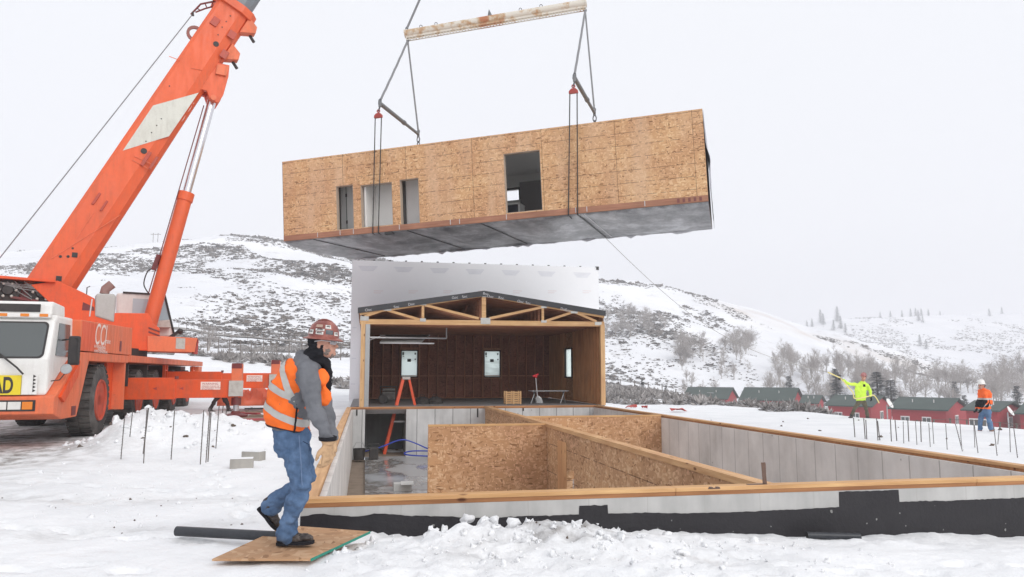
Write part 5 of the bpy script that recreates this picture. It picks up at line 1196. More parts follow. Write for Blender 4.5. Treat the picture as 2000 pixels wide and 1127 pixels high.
spris([(162,590),(184,600),(184,607),(160,606)],.752,.756).build('slot',DKR,sup,True)
for a_ in ((290,640),(290,648)): MB().bar(SPt(*a_,.76),SPt(312,a_[1]+8,.76),.02,.04).build('step',DKR,sup,True)
spris([(388,662),(386,692),(378,690)],.3,.75).build('corner_marker',REDB,sup,True)
# rear machinery to the left
spris([(-130,530),(0,538),(108,547),(108,551),(0,543),(-130,536)],-1.1,.9).build('engine_cover',ORG,crane,True)
spris([(-130,548),(98,556),(92,592),(-130,590)],-1.0,.5).build('winch_frame',DKR,crane,True)
spris([(-20,592),(90,592),(92,632),(-20,625)],-1.0,.62).build('rear_box',CHS,crane,True)
spris([(-330,520),(-130,530),(-130,640),(-330,640)],-1.3,.95).build('counterweight',ORL,crane,True,bevel=.04)
for px,py,r_ in ((82,571,.33),(15,566,.30)):
    c_=SPt(px,py,.7); w_=MB().lathe([(r_*.5,-1.2),(r_,-1.15),(r_,-1.1),(r_*.8,-1.1),(r_*.8,-.15),(r_,-.15),(r_,-.08),(r_*.5,-.05),(r_*.4,.02),(.01,.03)],c_,npl,24).build('winch_drum',CHS,crane,True,smooth=True)
    mb=MB()
    for k in range(6): a_=k*1.05; mb.sphere(c_+dpl*r_*.65*math.cos(a_)+V((0,0,r_*.65*math.sin(a_))),.04,6,4)
    mb.build('drum_bolt',GRP,w_,True)
rs=random.Random(21); mb=MB()
for k in range(9): a_=SPt(rs.uniform(0,60),rs.uniform(548,556),.72); b_=SPt(rs.uniform(60,110),rs.uniform(552,585),.72); mb.tube([a_,a_.lerp(b_,.5)+V((0,0,-.08*rs.random())),b_],.014,5)
mb.build('hydraulic_hose',paint('hose_grey',(.22,.22,.22),.5,.3),crane,True,smooth=True)
for (a_,b_) in (((40,562),(100,556)),((20,580),(75,588))): MB().bar(SPt(*a_,.66),SPt(*b_,.66),.05,.06).build('link',DKR,crane,True)
MB().tube([SPt(180,584,.75),SPt(175,618,.75)],.02,6).build('hand_rail',paint('track_white',(.6,.6,.6)),crane,True)
MB().tube([SPt(168,590,.6),SPt(170,562,.6),SPt(176,559,.6)],.018,6).build('hand_rail',STL,crane,True,smooth=True)
# grey tank, exhaust
tk=spris([(186,577),(191,573),(224,574),(227,580),(223,630),(185,618)],.30,.78).build('hydraulic_tank',paint('tank_grey',(.42,.42,.40),.45,.3,(.3,.3,.28),metal=.2),crane,True,bevel=.05)
MB().tube([SPt(204,574,.5),SPt(206,565,.5),SPt(219,555,.5)],.13,14).build('exhaust',paint('exhaust_brown',(.30,.17,.15),.6,.4),crane,True,smooth=True)
# crane cab on the far side
cc=spris([(228,572),(243,572),(322,577),(338,640),(340,657),(228,657)],-1.95,-1.0,-1.0).build('operator_cab',CW,crane,True,bevel=.05)
spris([(260,583),(297,585),(297,612),(258,612)],-1.0,-.985,-1.0).build('cab_window',glass('cab_glass',(.45,.52,.56),.08,1.0),cc,True)
spris([(302,585),(322,583),(335,637),(318,640),(300,622)],-1.0,-.985,-1.0).build('cab_window',glass('cab_glass2',(.30,.36,.40),.08,1.0),cc,True)
MB().tube([SPt(322,577,-.97),SPt(341,657,-.97)],.035,6).tube([SPt(240,571,-.97),SPt(322,576,-.97)],.03,6).build('cab_trim',CHS,cc,True)
spris([(299,628),(330,625),(333,640),(300,640)],-.98,-.6,-.8).build('step_plate',GRP,cc,True)
MB().tube([SPt(330,660,-.4),SPt(345,650,-.4),SPt(353,643,-.4)],.05,6).sphere(SPt(352,647,-.4),.09).build('work_lamp',CHS,cc,True)
# boom
BA=SPt(112,541,0); BB=SPt(432,60,0); bd=(BB-BA).normalized(); bu=npl.cross(bd).normalized(); 
if bu.z<0: bu=-bu      # bu: towards upper-left (boom back)
def BP(l,h,t): return BA+bd*l+bu*h+npl*t
BLn=(BB-BA).length
def section(hh,ww,ch):
    return [(hh,-ww+ch),(hh,ww-ch),(hh-ch,ww),(-hh*.35,ww),(-hh*.80,ww*.78),(-hh,ww*.40),(-hh,-ww*.40),(-hh*.80,-ww*.78),(-hh*.35,-ww),(hh-ch,-ww)]
def bsec(l0,l1,hh,ww,ch,name,mat,par,h1=None):
    h1=h1 or hh; return MB().rings([[BP(l,a,b) for a,b in section(q,ww,ch)] for l,q in ((l0,hh),(l1,h1))]).build(name,mat,par,True,bevel=.012)
top=BLn+.95
bm_=bsec(-1.9,top,.60,.45,.10,'boom',ORB,crane,.56)
bsec(top-.25,top+.02,.70,.55,.12,'boom_collar',ORB,bm_)
L2=(V((hook.x,hook.y,0))-V((BA.x,BA.y,0))).length/ math.hypot(bd.x,bd.y)
IN1=paint('inner_boom_grey',(.16,.18,.20),.4,.2)
bsec(top+.02,top+6.5,.47,.36,.08,'inner_boom',IN1,bm_); bsec(top+6.52,L2-.2,.38,.29,.06,'inner_boom',ORG,bm_); bsec(L2-.18,L2+.5,.5,.36,.06,'boom_head',ORL,bm_)
tipp=BP(L2,-.55,0)
for s_ in (-.12,.12): MB().tube([tipp+npl*s_,hook+V((0,0,1.3))+npl*s_],.016,6).build('hoist_rope',BK,bm_,True)
for s_ in (-.12,.12): MB().lathe([(.25,-.03),(.28,0),(.25,.03)],tipp+V((0,0,.25))+npl*s_,npl,20).build('tip_sheave',CHS,bm_,True,smooth=True)
def on_b(px,py,t=.455): return SPt(px,py,t)
WPN=paint('boom_white',(.64,.64,.57),.5,.35,(.45,.44,.38),grime=.35)
MB().prism([sz(x,y,.46) for x,y in ((299,206),(388,181),(330,266),(240,294))],fr2,.452,.458).build('white_panel',WPN,bm_,True)
a_=on_b(360,245,.46); text_obj('CCI',.42,FD,'lettering',bm_,BP((a_-BA).dot(bd),-.52,.30),bd,(bu*.75+npl*-.6),.001,scx=1.3,world=True)
for k,(px,py) in enumerate([(315,232),(306,245),(296,259),(285,276),(450,31),(442,42),(434,53),(426,68),(331,168)]): MB().lathe([(.02,0),(.02,.006)],on_b(px,py,.46),npl,8).build('bolt_hole',CHS,bm_,True)
for px,py,r_ in ((422,86,.09),(281,295,.09),(146,498,.10),(115,544,.10),(118,501,.04),(133,501,.04),(142,485,.03)): MB().lathe([(r_,-.004),(r_,.014),(r_*.8,.016)],on_b(px,py,.452),npl,10 if r_<.095 else 4).build('access_hole',CHS,bm_,True)
for A_,B_ in (((100,505),(235,420)),((150,465),(182,415)),((258,312),(290,330)),((262,305),(300,322)),((374,133),(396,137)),((330,110),(352,118))):
    A_,B_=on_b(*A_,.46),on_b(*B_,.46); MB().bar(A_,B_,.015,.025,npl).build('weld_rib',ORL,bm_,True)
for px,py,sx,sy in ((420,42,.30,.22),(453,68,.26,.24),(438,106,.28,.22),(188,388,.40,.07),(203,402,.35,.06),(285,310,.5,.10),(300,318,.45,.08)): MB().box(on_b(px,py,.47),(sx,.05,sy),Matrix((bd,npl,bu)).transposed(),bev=.01).build('bracket',paint('bracket_red',(.45,.06,.03),.5,.4),bm_,True)
# guide lugs on the lower side
for l_px in ((478,55),(450,110)):
    q=SPt(*l_px,.2); ll=(q-BA).dot(bd)
    g_=MB().prism([(ll-.30,-.50),(ll+.35,-.50),(ll+.20,-.86),(ll-.02,-.92)],lambda a,b,t:BP(a,b,t),.05,.38).build('guide_lug',ORL,bm_,True,bevel=.01)
    MB().tube([BP(ll-.1,-.80,.15),BP(ll-.22,-1.02,.15)],.05,8).build('pin',CHS,g_,True)
# cylinder head bracket
hb=SPt(415,192,.0); lh=(hb-BA).dot(bd)
br_=MB().prism([sz(x,y,.3) for x,y in ((398,118),(448,128),(446,150),(436,186),(426,202),(409,194),(404,178),(374,170),(345,205),(350,180))],fr2,.18,.34).build('cylinder_bracket',ORB,bm_,True,bevel=.015)
MB().prism([sz(x,y,.3) for x,y in ((398,118),(448,128),(446,150),(436,186),(426,202),(409,194),(404,178),(374,170),(345,205),(350,180))],fr2,-.34,-.18).build('cylinder_bracket',ORG,bm_,True,bevel=.015)
MB().prism([sz(x,y,.3) for x,y in ((424,128),(447,132),(440,150),(420,146))],fr2,.35,.42).build('gusset',ORL,br_,True)
MB().tube([SPt(417,190,.4),SPt(417,190,.4)-npl*.8],.09,14).build('pin',ORL,br_,True,smooth=True)
cyt=SPt(416,190,0); cyb=SPt(282,668,0); cym=SPt(364,378,0)
cy=MB().tube([cyb,cym],.215,24).tube([cym-(cym-cyb).normalized()*.25,cym+(cym-cyb).normalized()*.02],.245,24).build('lift_cylinder',ORB,crane,True,smooth=True)
MB().tube([cym,cyt],.135,20).build('piston_rod',CHR,cy,True,smooth=True); MB().lathe([(.19,-.18),(.19,.18)],cyt,npl,16).build('rod_eye',ORG,cy,True,smooth=True)
sdv=(cyt-cyb).normalized().cross(npl); sdv=sdv if sdv.x<0 else -sdv
MB().tube([cyb+sdv*.26+npl*.1+(cyt-cyb)*.18,cyt+sdv*.2+npl*.1+(cyb-cyt)*.05],.018,6).build('hose_line',DKR,cy,True)
MB().tube(spline([cyb+sdv*.26+(cyt-cyb)*.18,cyb+sdv*.45+(cyt-cyb)*.21,cyb+sdv*.44+(cyt-cyb)*.26,cyb+sdv*.26+(cyt-cyb)*.28]),.02,6).build('hose_loop',CHS,cy,True,smooth=True)
MB().box(cyb+sdv*.28+(cyt-cyb)*.3,(.12,.12,.5),Matrix.Rotation(.28,3,'Y')).build('valve',DKR,cy,True)
# sheave, rooster frame and cable on the boom's back
q=SPt(381,66,0); MB().lathe([(.17,-.04),(.26,-.04),(.26,.04),(.17,.04),(.17,-.04)],q,npl,20,None,False).build('sheave',paint('sheave_red',(.28,.08,.06),.5,.5),bm_,True,smooth=True)
fr_=[SPt(x,y,.1) for x,y in ((373,28),(392,8),(432,0),(425,10),(400,17),(382,24))]
mb=MB().tube(fr_[:3],.03,6).tube(fr_[2:],.025,6)
for a_,b_ in (((385,16),(392,21)),((400,6),(404,15)),((414,3),(416,12))): mb.tube([SPt(*a_,.1),SPt(*b_,.1)],.02,5)
mb.build('cable_guide',DKR,bm_,True,smooth=True); MB().tube([SPt(376,24,.1),SPt(377,31,.1)],.04,6).build('cable_roller',CHS,bm_,True)
wl=thing('winch_rope','thin grey winch rope running along the back of the crane boom','rope',SPt(-150,660,.1)); MB().tube([SPt(-150,693,.1),SPt(376,28,.1)],.016,6).build('rope',SL,wl,True)
# ================================================================= PEOPLE
def remesh(mb,name,mat,parent,vox,sm=4,folds=0,fs=18,fn=None):
    bmesh.ops.recalc_face_normals(mb.bm,faces=mb.bm.faces[:]); me=bpy.data.meshes.new('tmp'); mb.bm.to_mesh(me); mb.bm.free()
    o=bpy.data.objects.new('tmp',me); COL.objects.link(o)
    m=o.modifiers.new('r','REMESH'); m.mode='VOXEL'; m.voxel_size=vox
    m=o.modifiers.new('s','SMOOTH'); m.iterations=sm; m.factor=.5
    dg=bpy.context.evaluated_depsgraph_get(); me2=bpy.data.meshes.new_from_object(o.evaluated_get(dg)); bpy.data.objects.remove(o); me2.name=name; me2.materials.clear()
    if folds or fn:
        n=len(me2.vertices); co=np.empty(n*3); me2.vertices.foreach_get('co',co); no=np.empty(n*3); me2.vertices.foreach_get('normal',no); co=co.reshape(-1,3); no=no.reshape(-1,3)
        if folds:
            q=np.array([mnoise.turbulence(V((c[0]*fs*.6,c[1]*fs*.6,c[2]*fs)),3,False)-.5 for c in co]); co=co+no*(q*folds)[:,None]
        if fn: co=fn(co,no)
        me2.vertices.foreach_set('co',co.ravel())
    return link_mesh(name,me2,mat,parent,True,True)
def capsule(mb,pts,rs,n=14,flat=None):
    mb.tube(pts,rs,n)
    for p,r_ in zip(pts,rs): mb.sphere(p,r_*.995,n,8)
    return mb
def band(src,name,mat,parent,p,nrm,w_,off=.005,filt=None):
    bm=bmesh.new(); bm.from_mesh(src.data); o_=chain_off(src.parent) if src.parent else V((0,0,0)); bmesh.ops.translate(bm,vec=o_,verts=bm.verts[:])
    nrm=V(nrm).normalized()
    for s_ in (-1,1): bmesh.ops.bisect_plane(bm,geom=bm.verts[:]+bm.edges[:]+bm.faces[:],plane_co=V(p)+nrm*w_*.5*s_,plane_no=nrm*s_,clear_outer=True)
    bm.normal_update(); bad=[f for f in bm.faces if filt and not filt(f.calc_center_median(),f.normal)]
    bmesh.ops.delete(bm,geom=bad,context='FACES'); 
    for v in bm.verts: v.co+=v.normal*off
    me=bpy.data.meshes.new(name); bm.to_mesh(me); bm.free(); return link_mesh(name,me,mat,parent,True,True)
def cloth(name,c,rough=.85,var=.25,scale=6,c2=None):
    m,nt,b=nmat(name); v=coords(nt); n=noise_(nt,v,scale,5,.6)
    cc=ramp(nt,n.outputs[0],[(.3,tuple(x*(1-var) for x in c)),(.7,c2 or tuple(min(1,x*(1+var)) for x in c))]); L(nt,cc,b.inputs['Base Color']); b.inputs['Roughness'].default_value=rough; b.inputs['Specular IOR Level'].default_value=.15
    n2=noise_(nt,v,scale*25,2); bump(nt,b,n2.outputs[0],.15,.002); MATS[name]=m; return m
SKIN=cloth('skin',(.50,.27,.20),.5,.15,30); GREYC=cloth('hoodie_grey',(.155,.160,.175)); BLKC=cloth('black_cloth',(.018,.018,.022)); VEST=cloth('vest_orange',(.90,.17,.03),.7,.12,4); REF=cloth('reflective_grey',(.46,.45,.43),.5,.1)
DEN=cloth('denim',(.075,.135,.25),.9,.35,9,(.13,.21,.35)); BOOT=paint('boot_leather',(.035,.026,.024),.6,.6,(.25,.22,.2),scale=22); GLV=cloth('glove_tan',(.52,.34,.20),.8,.25,14); BEARD=cloth('beard_grey',(.22,.18,.16),.95,.3,60)
HHM,nt,b=nmat('hat_brown_red'); v=coords(nt); n=noise_(nt,v,11,4,.6); c=ramp(nt,n.outputs[0],[(.4,(.20,.055,.045)),(.6,(.32,.11,.085)),(.75,(.40,.20,.16))]); L(nt,c,b.inputs['Base Color']); b.inputs['Roughness'].default_value=.35
def P(px,py,D): return atd(px,py,D)
rh=V((rt.x,rt.y,0)).normalized(); fh=V((fw.x,fw.y,0)).normalized(); UP=V((0,0,1))
man=thing('person','man in orange safety vest, grey hoodie, jeans and brown hard hat stepping across the board','person',onz(575,1066,.035))
D0=6.16
# ---- body (skin): head with face, neck - one continuous mesh reaching down inside the clothes
mb=MB(); hc=P(630,671,D0)
hd=rh; 
mb.sphere(hc+UP*.015,.1,20,14,(.80,1.0,1.10),Matrix((fh,hd,UP)).transposed())      # skull: narrow side to side
mb.sphere(hc+hd*.035-UP*.055,.072,14,10,(.85,1,.9),Matrix((fh,hd,UP)).transposed())  # jaw
mb.sphere(hc+hd*.085-UP*.082,.026,10,8)                                             # chin
mb.loft([(hc+hd*.085+UP*.022,.012,.012,hd),(hc+hd*.108-UP*.008,.013,.014,hd),(hc+hd*.117-UP*.028,.019,.017,hd),(hc+hd*.098-UP*.040,.014,.012,hd)],fh,10)  # nose
mb.sphere(hc+hd*.088+UP*.030,.020,10,6,(2.2,1,.55),Matrix((fh,hd,UP)).transposed())  # brow
for s_ in (-1,1): mb.sphere(hc+hd*.060+fh*s_*.040-UP*.015,.028,10,8); mb.sphere(hc-hd*.01+fh*s_*.078-UP*.01,.020,8,6,(.5,1,1.7),Matrix((fh,hd,UP)).transposed())
mb.sphere(hc+hd*.096-UP*.055,.013,8,6,(1.8,1,.6),Matrix((fh,hd,UP)).transposed()); mb.sphere(hc+hd*.094-UP*.066,.012,8,6,(1.5,1,.6),Matrix((fh,hd,UP)).transposed())
capsule(mb,[hc-UP*.05-hd*.02,P(610,700,D0),P(598,735,D0)],[.058,.062,.08]); 
body=remesh(mb,'body',SKIN,man,.006,3)
for s_ in (-1,1):
    MB().sphere(hc+hd*.082+fh*s_*.032+UP*.010,.0125,10,8).build('eye',paint('eye_white',(.6,.58,.55),.2),man,True,smooth=True)
MB().loft([(hc+hd*.078+fh*.072+UP*.014,.022,.003,fh),(hc+hd*.108+fh*.035+UP*.010,.024,.003,fh),(hc+hd*.114+UP*.010,.020,.003,fh),(hc+hd*.108-fh*.035+UP*.010,.024,.003,fh),(hc+hd*.078-fh*.072+UP*.014,.022,.003,fh)],UP,8).build('safety_glasses',glass('lens',(.5,.52,.55),.08,.45),man,True,smooth=True)
MB().tube([hc+hd*.08-fh*.075+UP*.016,hc+hd*.01-fh*.088+UP*.022,hc-hd*.045-fh*.078+UP*.015],.004,6).build('glasses_arm',paint('track_white',(.6,.6,.6)),man,True)
mb=MB(); mb.sphere(hc+hd*.072-UP*.082,.036,12,8,(1.2,1,1.1)); mb.sphere(hc+hd*.045-UP*.062-fh*.052,.028,10,8,(.6,1.2,1.3),Matrix((fh,hd,UP)).transposed()); mb.sphere(hc+hd*.045-UP*.062+fh*.052,.028,10,8,(.6,1.2,1.3),Matrix((fh,hd,UP)).transposed()); mb.sphere(hc+hd*.098-UP*.046,.014,8,6,(2,1,.7),Matrix((fh,hd,UP)).transposed())
remesh(mb,'beard',BEARD,man,.006,2,.012,70)
mb=MB(); mb.sphere(hc-hd*.022+UP*.012,.106,18,12,(.86,.98,1.05),Matrix((fh,hd,UP)).transposed()); mb.sphere(hc-hd*.03-UP*.07,.085,14,10); capsule(mb,[hc-hd*.035-UP*.07,P(606,702,D0),P(600,715,D0)],[.075,.095,.12]); capsule(mb,[P(622,702,D0-.02),P(638,712,D0-.03),P(642,735,D0-.02),P(640,765,D0)],[.055,.05,.035,.03]); remesh(mb,'balaclava',BLKC,man,.008,4,.012,25)
# hard hat
tilt=Matrix.Rotation(R(5),3,V((fh)))
hx,hu=tilt@hd,tilt@UP; ho=P(631,661,D0)+hx*.002
def hatring(r_,h_,n=32,front=0): 
    return [ho+hx*(r_*math.cos(a_)*1.10)+fh*(r_*math.sin(a_)*.92)+hu*h_ for a_ in np.linspace(0,2*math.pi,n,endpoint=False)]
mb=MB(); hprof=[(.150,-.012),(.148,-.006),(.120,.006),(.112,.012),(.112,.03),(.108,.07),(.092,.108),(.062,.135),(.028,.148),(.004,.150)]
mb.rings([hatring(r_,h_) for r_,h_ in hprof],cap=False); hat=mb.build('hard_hat',HHM,man,True,smooth=True); md=hat.modifiers.new('t','SOLIDIFY'); md.thickness=.004
mb=MB()
for k in range(-1,2): mb.tube([ho+hx*(.100*math.cos(t))*1.1+fh*(k*.022)+hu*(.02+.135*math.sin(t)) for t in np.linspace(.35,2.6,9)],.006,6)
mb.build('ridge',HHM,hat,True,smooth=True)
STK=[paint('sticker_a',(.70,.68,.64),.5,.5,(.1,.1,.1),scale=30),paint('sticker_b',(.08,.09,.10),.5,.3,(.6,.6,.6),scale=30),paint('sticker_c',(.45,.30,.22),.5,.5,(.1,.1,.2),scale=30)]
def hpt(a_,t,o=.0035):   # a_: azimuth (0 front, -pi/2 towards camera); t: 0..1 up the dome
    h_=.02+.115*t; r_=np.interp(h_,[p_[1] for p_ in hprof[3:]],[p_[0] for p_ in hprof[3:]])+o; return ho+hx*(r_*math.cos(a_)*1.10)+fh*(r_*math.sin(a_)*.92)+hu*(h_+o*.5)
for a0,a1,t0_,t1_,mi_ in ((-1.95,-1.35,.30,.45,0),(-1.9,-1.4,.05,.24,0),(-1.25,-.75,.10,.40,1),(-2.5,-2.1,.05,.35,0),(-1.3,-.9,.50,.75,0),(-2.0,-1.5,.55,.75,2),(-.65,-.3,.05,.3,0),(-2.9,-2.65,.15,.4,1)):
    g=[[hpt(a0+(a1-a0)*i/5,t0_+(t1_-t0_)*j/3) for j in range(4)] for i in range(6)]; mb=MB(); vv=[[mb.bm.verts.new(q) for q in r_] for r_ in g]
    for i in range(5):
        for j in range(3): mb._f([vv[i][j],vv[i+1][j],vv[i+1][j+1],vv[i][j+1]])
    mb.build('sticker',STK[mi_],hat,True,smooth=True)
    q=hpt((a0+a1)/2,(t0_+t1_)/2,.0045); e=(hpt(a1,(t0_+t1_)/2)-hpt(a0,(t0_+t1_)/2)); 
    if mi_==0: MB().bar(q-e*.35,q+e*.35,.001,.004).bar(q-e*.3+hu*.007,q+e*.3+hu*.007,.001,.003).build('sticker_print',BLKC,hat,True)
# hoodie
mb=MB(); Lx=fh
def sec(px,py,a_,b_,tl=0,D=D0): return (P(px,py,D),a_,b_,(hd*math.cos(tl)+UP*math.sin(tl)))
mb.loft([sec(568,842,.17,.145,-.05),sec(567,820,.19,.16,-.1),sec(575,775,.21,.175,-.2),sec(590,740,.225,.165,-.35),sec(600,718,.20,.14,-.45),sec(610,700,.13,.11,-.5)],Lx,20)
arm_r=[P(600,727,5.97),P(606,760,5.93),P(614,800,5.90),P(628,832,5.90),P(641,857,5.91)]
capsule(mb,arm_r,[.100,.088,.076,.068,.054]); arm_l=[P(606,727,6.36),P(622,770,6.40),P(634,808,6.38),P(650,850,6.34)]; capsule(mb,arm_l,[.105,.10,.085,.06])
def creases(co,no):
    # bunched folds across the sleeve near elbow and cuff
    ax=np.array(arm_r[-1]-arm_r[1]); ax/=np.linalg.norm(ax); t=(co-np.array(arm_r[1]))@ax
    dmin=np.linalg.norm((co-np.array(arm_r[1]))-t[:,None]*ax,axis=1)
    w_=(dmin<.17)&(t>.03); k=np.sin(t*70+3*np.sin(co[:,1]*20)+2.*np.sin(co[:,0]*13))*.006
    return co+no*(k*w_*(np.clip(t/.4,0,1)))[:,None]
hood=remesh(mb,'hoodie',GREYC,man,.010,4,.020,9,creases)
mb=MB(); mb.lathe([(.105,-.045),(.118,-.02),(.12,.02),(.10,.045),(.085,.02)],P(607,706,D0),(hd*.55+UP*.8),20); capsule(mb,[P(592,700,D0),P(584,716,D0)],[.08,.06]); remesh(mb,'hood',GREYC,man,.010,5,.02,14)
# vest
mb=MB(); secs=[sec(563,838,.200,.183,-.18),sec(561,805,.212,.190,-.18),sec(570,765,.228,.196,-.25),sec(588,732,.230,.180,-.38),sec(598,714,.17,.145,-.45)]
mb.loft(secs,Lx,24); mb.sphere(P(634,775,5.99),.055,12,8,(1.2,.8,1.5)); mb.sphere(P(628,735,6.0),.06,12,8,(1,.8,1.5))
vest=remesh(mb,'safety_vest',VEST,man,.010,4,.018,10)
tdir=(P(585,735,D0)-P(562,830,D0)).normalized(); bdn=(tdir+hd*.25).normalized()
band(vest,'reflective_band',REF,man,P(558,803,D0),bdn,.055); band(vest,'reflective_band',REF,man,P(568,762,D0),bdn,.055)
vn=(rh*.92+UP*.33).normalized()
band(vest,'reflective_band',REF,man,P(569,735,D0),vn,.05,.006,lambda c,n:(c-P(568,762,D0)).dot(bdn)>.02)
band(vest,'dark_piping',BLKC,man,P(590,800,D0),(rh*.98-UP*.12),.012,.006,lambda c,n:(c-P(570,800,D0)).dot(fh)<0 and c.z<P(0,775,D0).z)
band(vest,'hem_piping',cloth('hem_dark',(.05,.03,.03)),man,P(565,836,D0),(UP*.96+hd*.22),.014,.004)
# jeans
mb=MB(); mb.loft([sec(568,834,.168,.150),sec(570,848,.180,.160),sec(572,870,.185,.16),sec(576,895,.17,.15)],Lx,20)
leg_r=[P(571,872,6.07),P(582,905,6.06),P(588,948,6.05),P(575,990,6.05),P(565,1022,6.06),P(562,1043,6.06)]; capsule(mb,leg_r,[.118,.118,.098,.092,.092,.094])
leg_l=[P(580,875,6.28),P(592,905,6.29),P(600,932,6.29),P(568,958,6.30),P(545,975,6.31),P(529,988,6.32)]; capsule(mb,leg_l,[.112,.106,.092,.088,.086,.090])
def jf(co,no):
    k=np.zeros(len(co))
    for c_,a_ in ((leg_r[2],.006),(leg_r[4],.008),(leg_r[1],.003),(leg_l[2],.006)):
        d_=co-np.array(c_); rr_=np.linalg.norm(d_,axis=1); k+=a_*np.exp(-(rr_/.14)**2)*np.sin(d_[:,2]*75+d_@np.array(rh)*28+2*np.sin(co[:,0]*25))
    return co+no*k[:,None]
remesh(mb,'jeans',DEN,man,.009,3,.030,9,jf)
MB().tube([P(592,862,5.96),P(603,868,5.965),P(606,882,5.96)],.004,5).build('pocket_seam',cloth('seam',(.03,.05,.10)),man,True)
MB().tube([P(584,850,5.985),P(588,905,5.93),P(590,948,5.945)],.003,5).build('side_seam',cloth('seam2',(.16,.22,.34)),man,True)
# boots
def boot(heel,toe,ank,wd,name='boot'):
    f=(toe-heel).normalized(); l=fh; u=l.cross(f); u=u if u.dot(ank-heel)>0 else -u; ln=(toe-heel).length
    mb=MB()
    mb.loft([(heel+f*.0+u*.045,wd*.7,.030,u),(heel+f*ln*.12+u*.065,wd*.85,.055,u),(heel+f*ln*.4+u*.062,wd*.86,.055,u),(heel+f*ln*.62+u*.050,wd*1.0,.042,u),(heel+f*ln*.85+u*.045,wd*1.0,.036,u),(toe+u*.038,wd*.6,.024,u)],l,16)
    capsule(mb,[heel+f*ln*.22+u*.07,ank],[.062,.072]); b_=remesh(mb,name,BOOT,man,.007,3,.010,30)
    mb=MB(); s0=[]
    for k in range(18):
        t=k/17; 
    out=[]
    for t,w_ in ((0,.55),(.05,.8),(.2,.85),(.42,.72),(.62,.98),(.8,1.02),(.93,.8),(1.02,.4)): out.append((t,w_*wd*1.08))
    ring=[heel+f*ln*t+l*w_ for t,w_ in out]+[heel+f*ln*t-l*w_ for t,w_ in out[::-1]]
    mb.rings([[p_+u*.001 for p_ in ring],[p_+u*.028 for p_ in ring]]); mb.build('sole',BLKC,b_,True,bevel=.004)
    mb=MB()
    for k in range(5): c_=heel+f*ln*(.38+.07*k)+u*(.112-.010*k); mb.tube([c_-l*.03,c_+u*.006,c_+l*.03],.004,5)
    mb.build('lace',BLKC,b_,True)
boot(P(541,1065,6.05),P(612,1062,6.02)+UP*.0,P(560,1038,6.05),.052)
boot(P(503,993,6.33),P(540,1036,6.32),P(528,985,6.32),.052)
# gloves with five fingers, slightly curled
def glove(wr,dirn,palmn,side,sc,mat,name='glove',parent=man,vox=.005,hold=.55):
    d=dirn.normalized(); pn=(palmn-d*palmn.dot(d)).normalized(); s_=d.cross(pn).normalized()*side; mb=MB()
    k=wr+d*.095*sc
    mb.loft([(wr-d*.03*sc,.036*sc,.030*sc,pn),(wr,.034*sc,.026*sc,pn),(wr+d*.04*sc,.042*sc,.026*sc,pn),(k,.046*sc,.022*sc,pn),(k+d*.012*sc,.040*sc,.016*sc,pn)],s_,14)
    for i,(o_,ln) in enumerate(((-.033,.068),(-.011,.078),(.011,.073),(.032,.058))):
        b0=k+s_*o_*sc; a_=hold; p1=b0+(d*math.cos(a_*.5)+pn*math.sin(a_*.5))*ln*.45*sc; p2=p1+(d*math.cos(a_*1.4)+pn*math.sin(a_*1.4))*ln*.32*sc; p3=p2+(d*math.cos(a_*2.2)+pn*math.sin(a_*2.2))*ln*.27*sc
        capsule(mb,[b0-d*.01*sc,p1,p2,p3],[.0125*sc,.012*sc,.0115*sc,.0095*sc],8)
    t0_=wr+d*.03*sc-s_*.036*sc; t1_=t0_+(d*.7-s_*.55+pn*.45).normalized()*.04*sc; t2_=t1_+(d*.9+pn*.4-s_*.1).normalized()*.033*sc
    capsule(mb,[t0_,t1_,t2_],[.017*sc,.014*sc,.011*sc],8); return remesh(mb,name,mat,parent,vox*sc,2,.004,40)
gd=(P(641,890,5.92)-P(642,862,5.92)); glove(P(639,864,5.915),gd+rh*.01,fh*.5-rh*.85,1,1.36,GLV,hold=.8); 
MB().lathe([(.045,0),(.062,-.035),(.058,-.036),(.040,0)],P(641,867,5.915),gd,16).build('glove_cuff',GLV,man,True,smooth=True)
MB().lathe([(.068,.006),(.072,-.02),(.066,-.022)],P(640,858,5.912),gd,16).build('cuff_lining',BLKC,man,True,smooth=True)
glove(P(651,856,6.335),V((0,0,-1))+rh*.1,-rh*.9,-1,1.12,GLV)
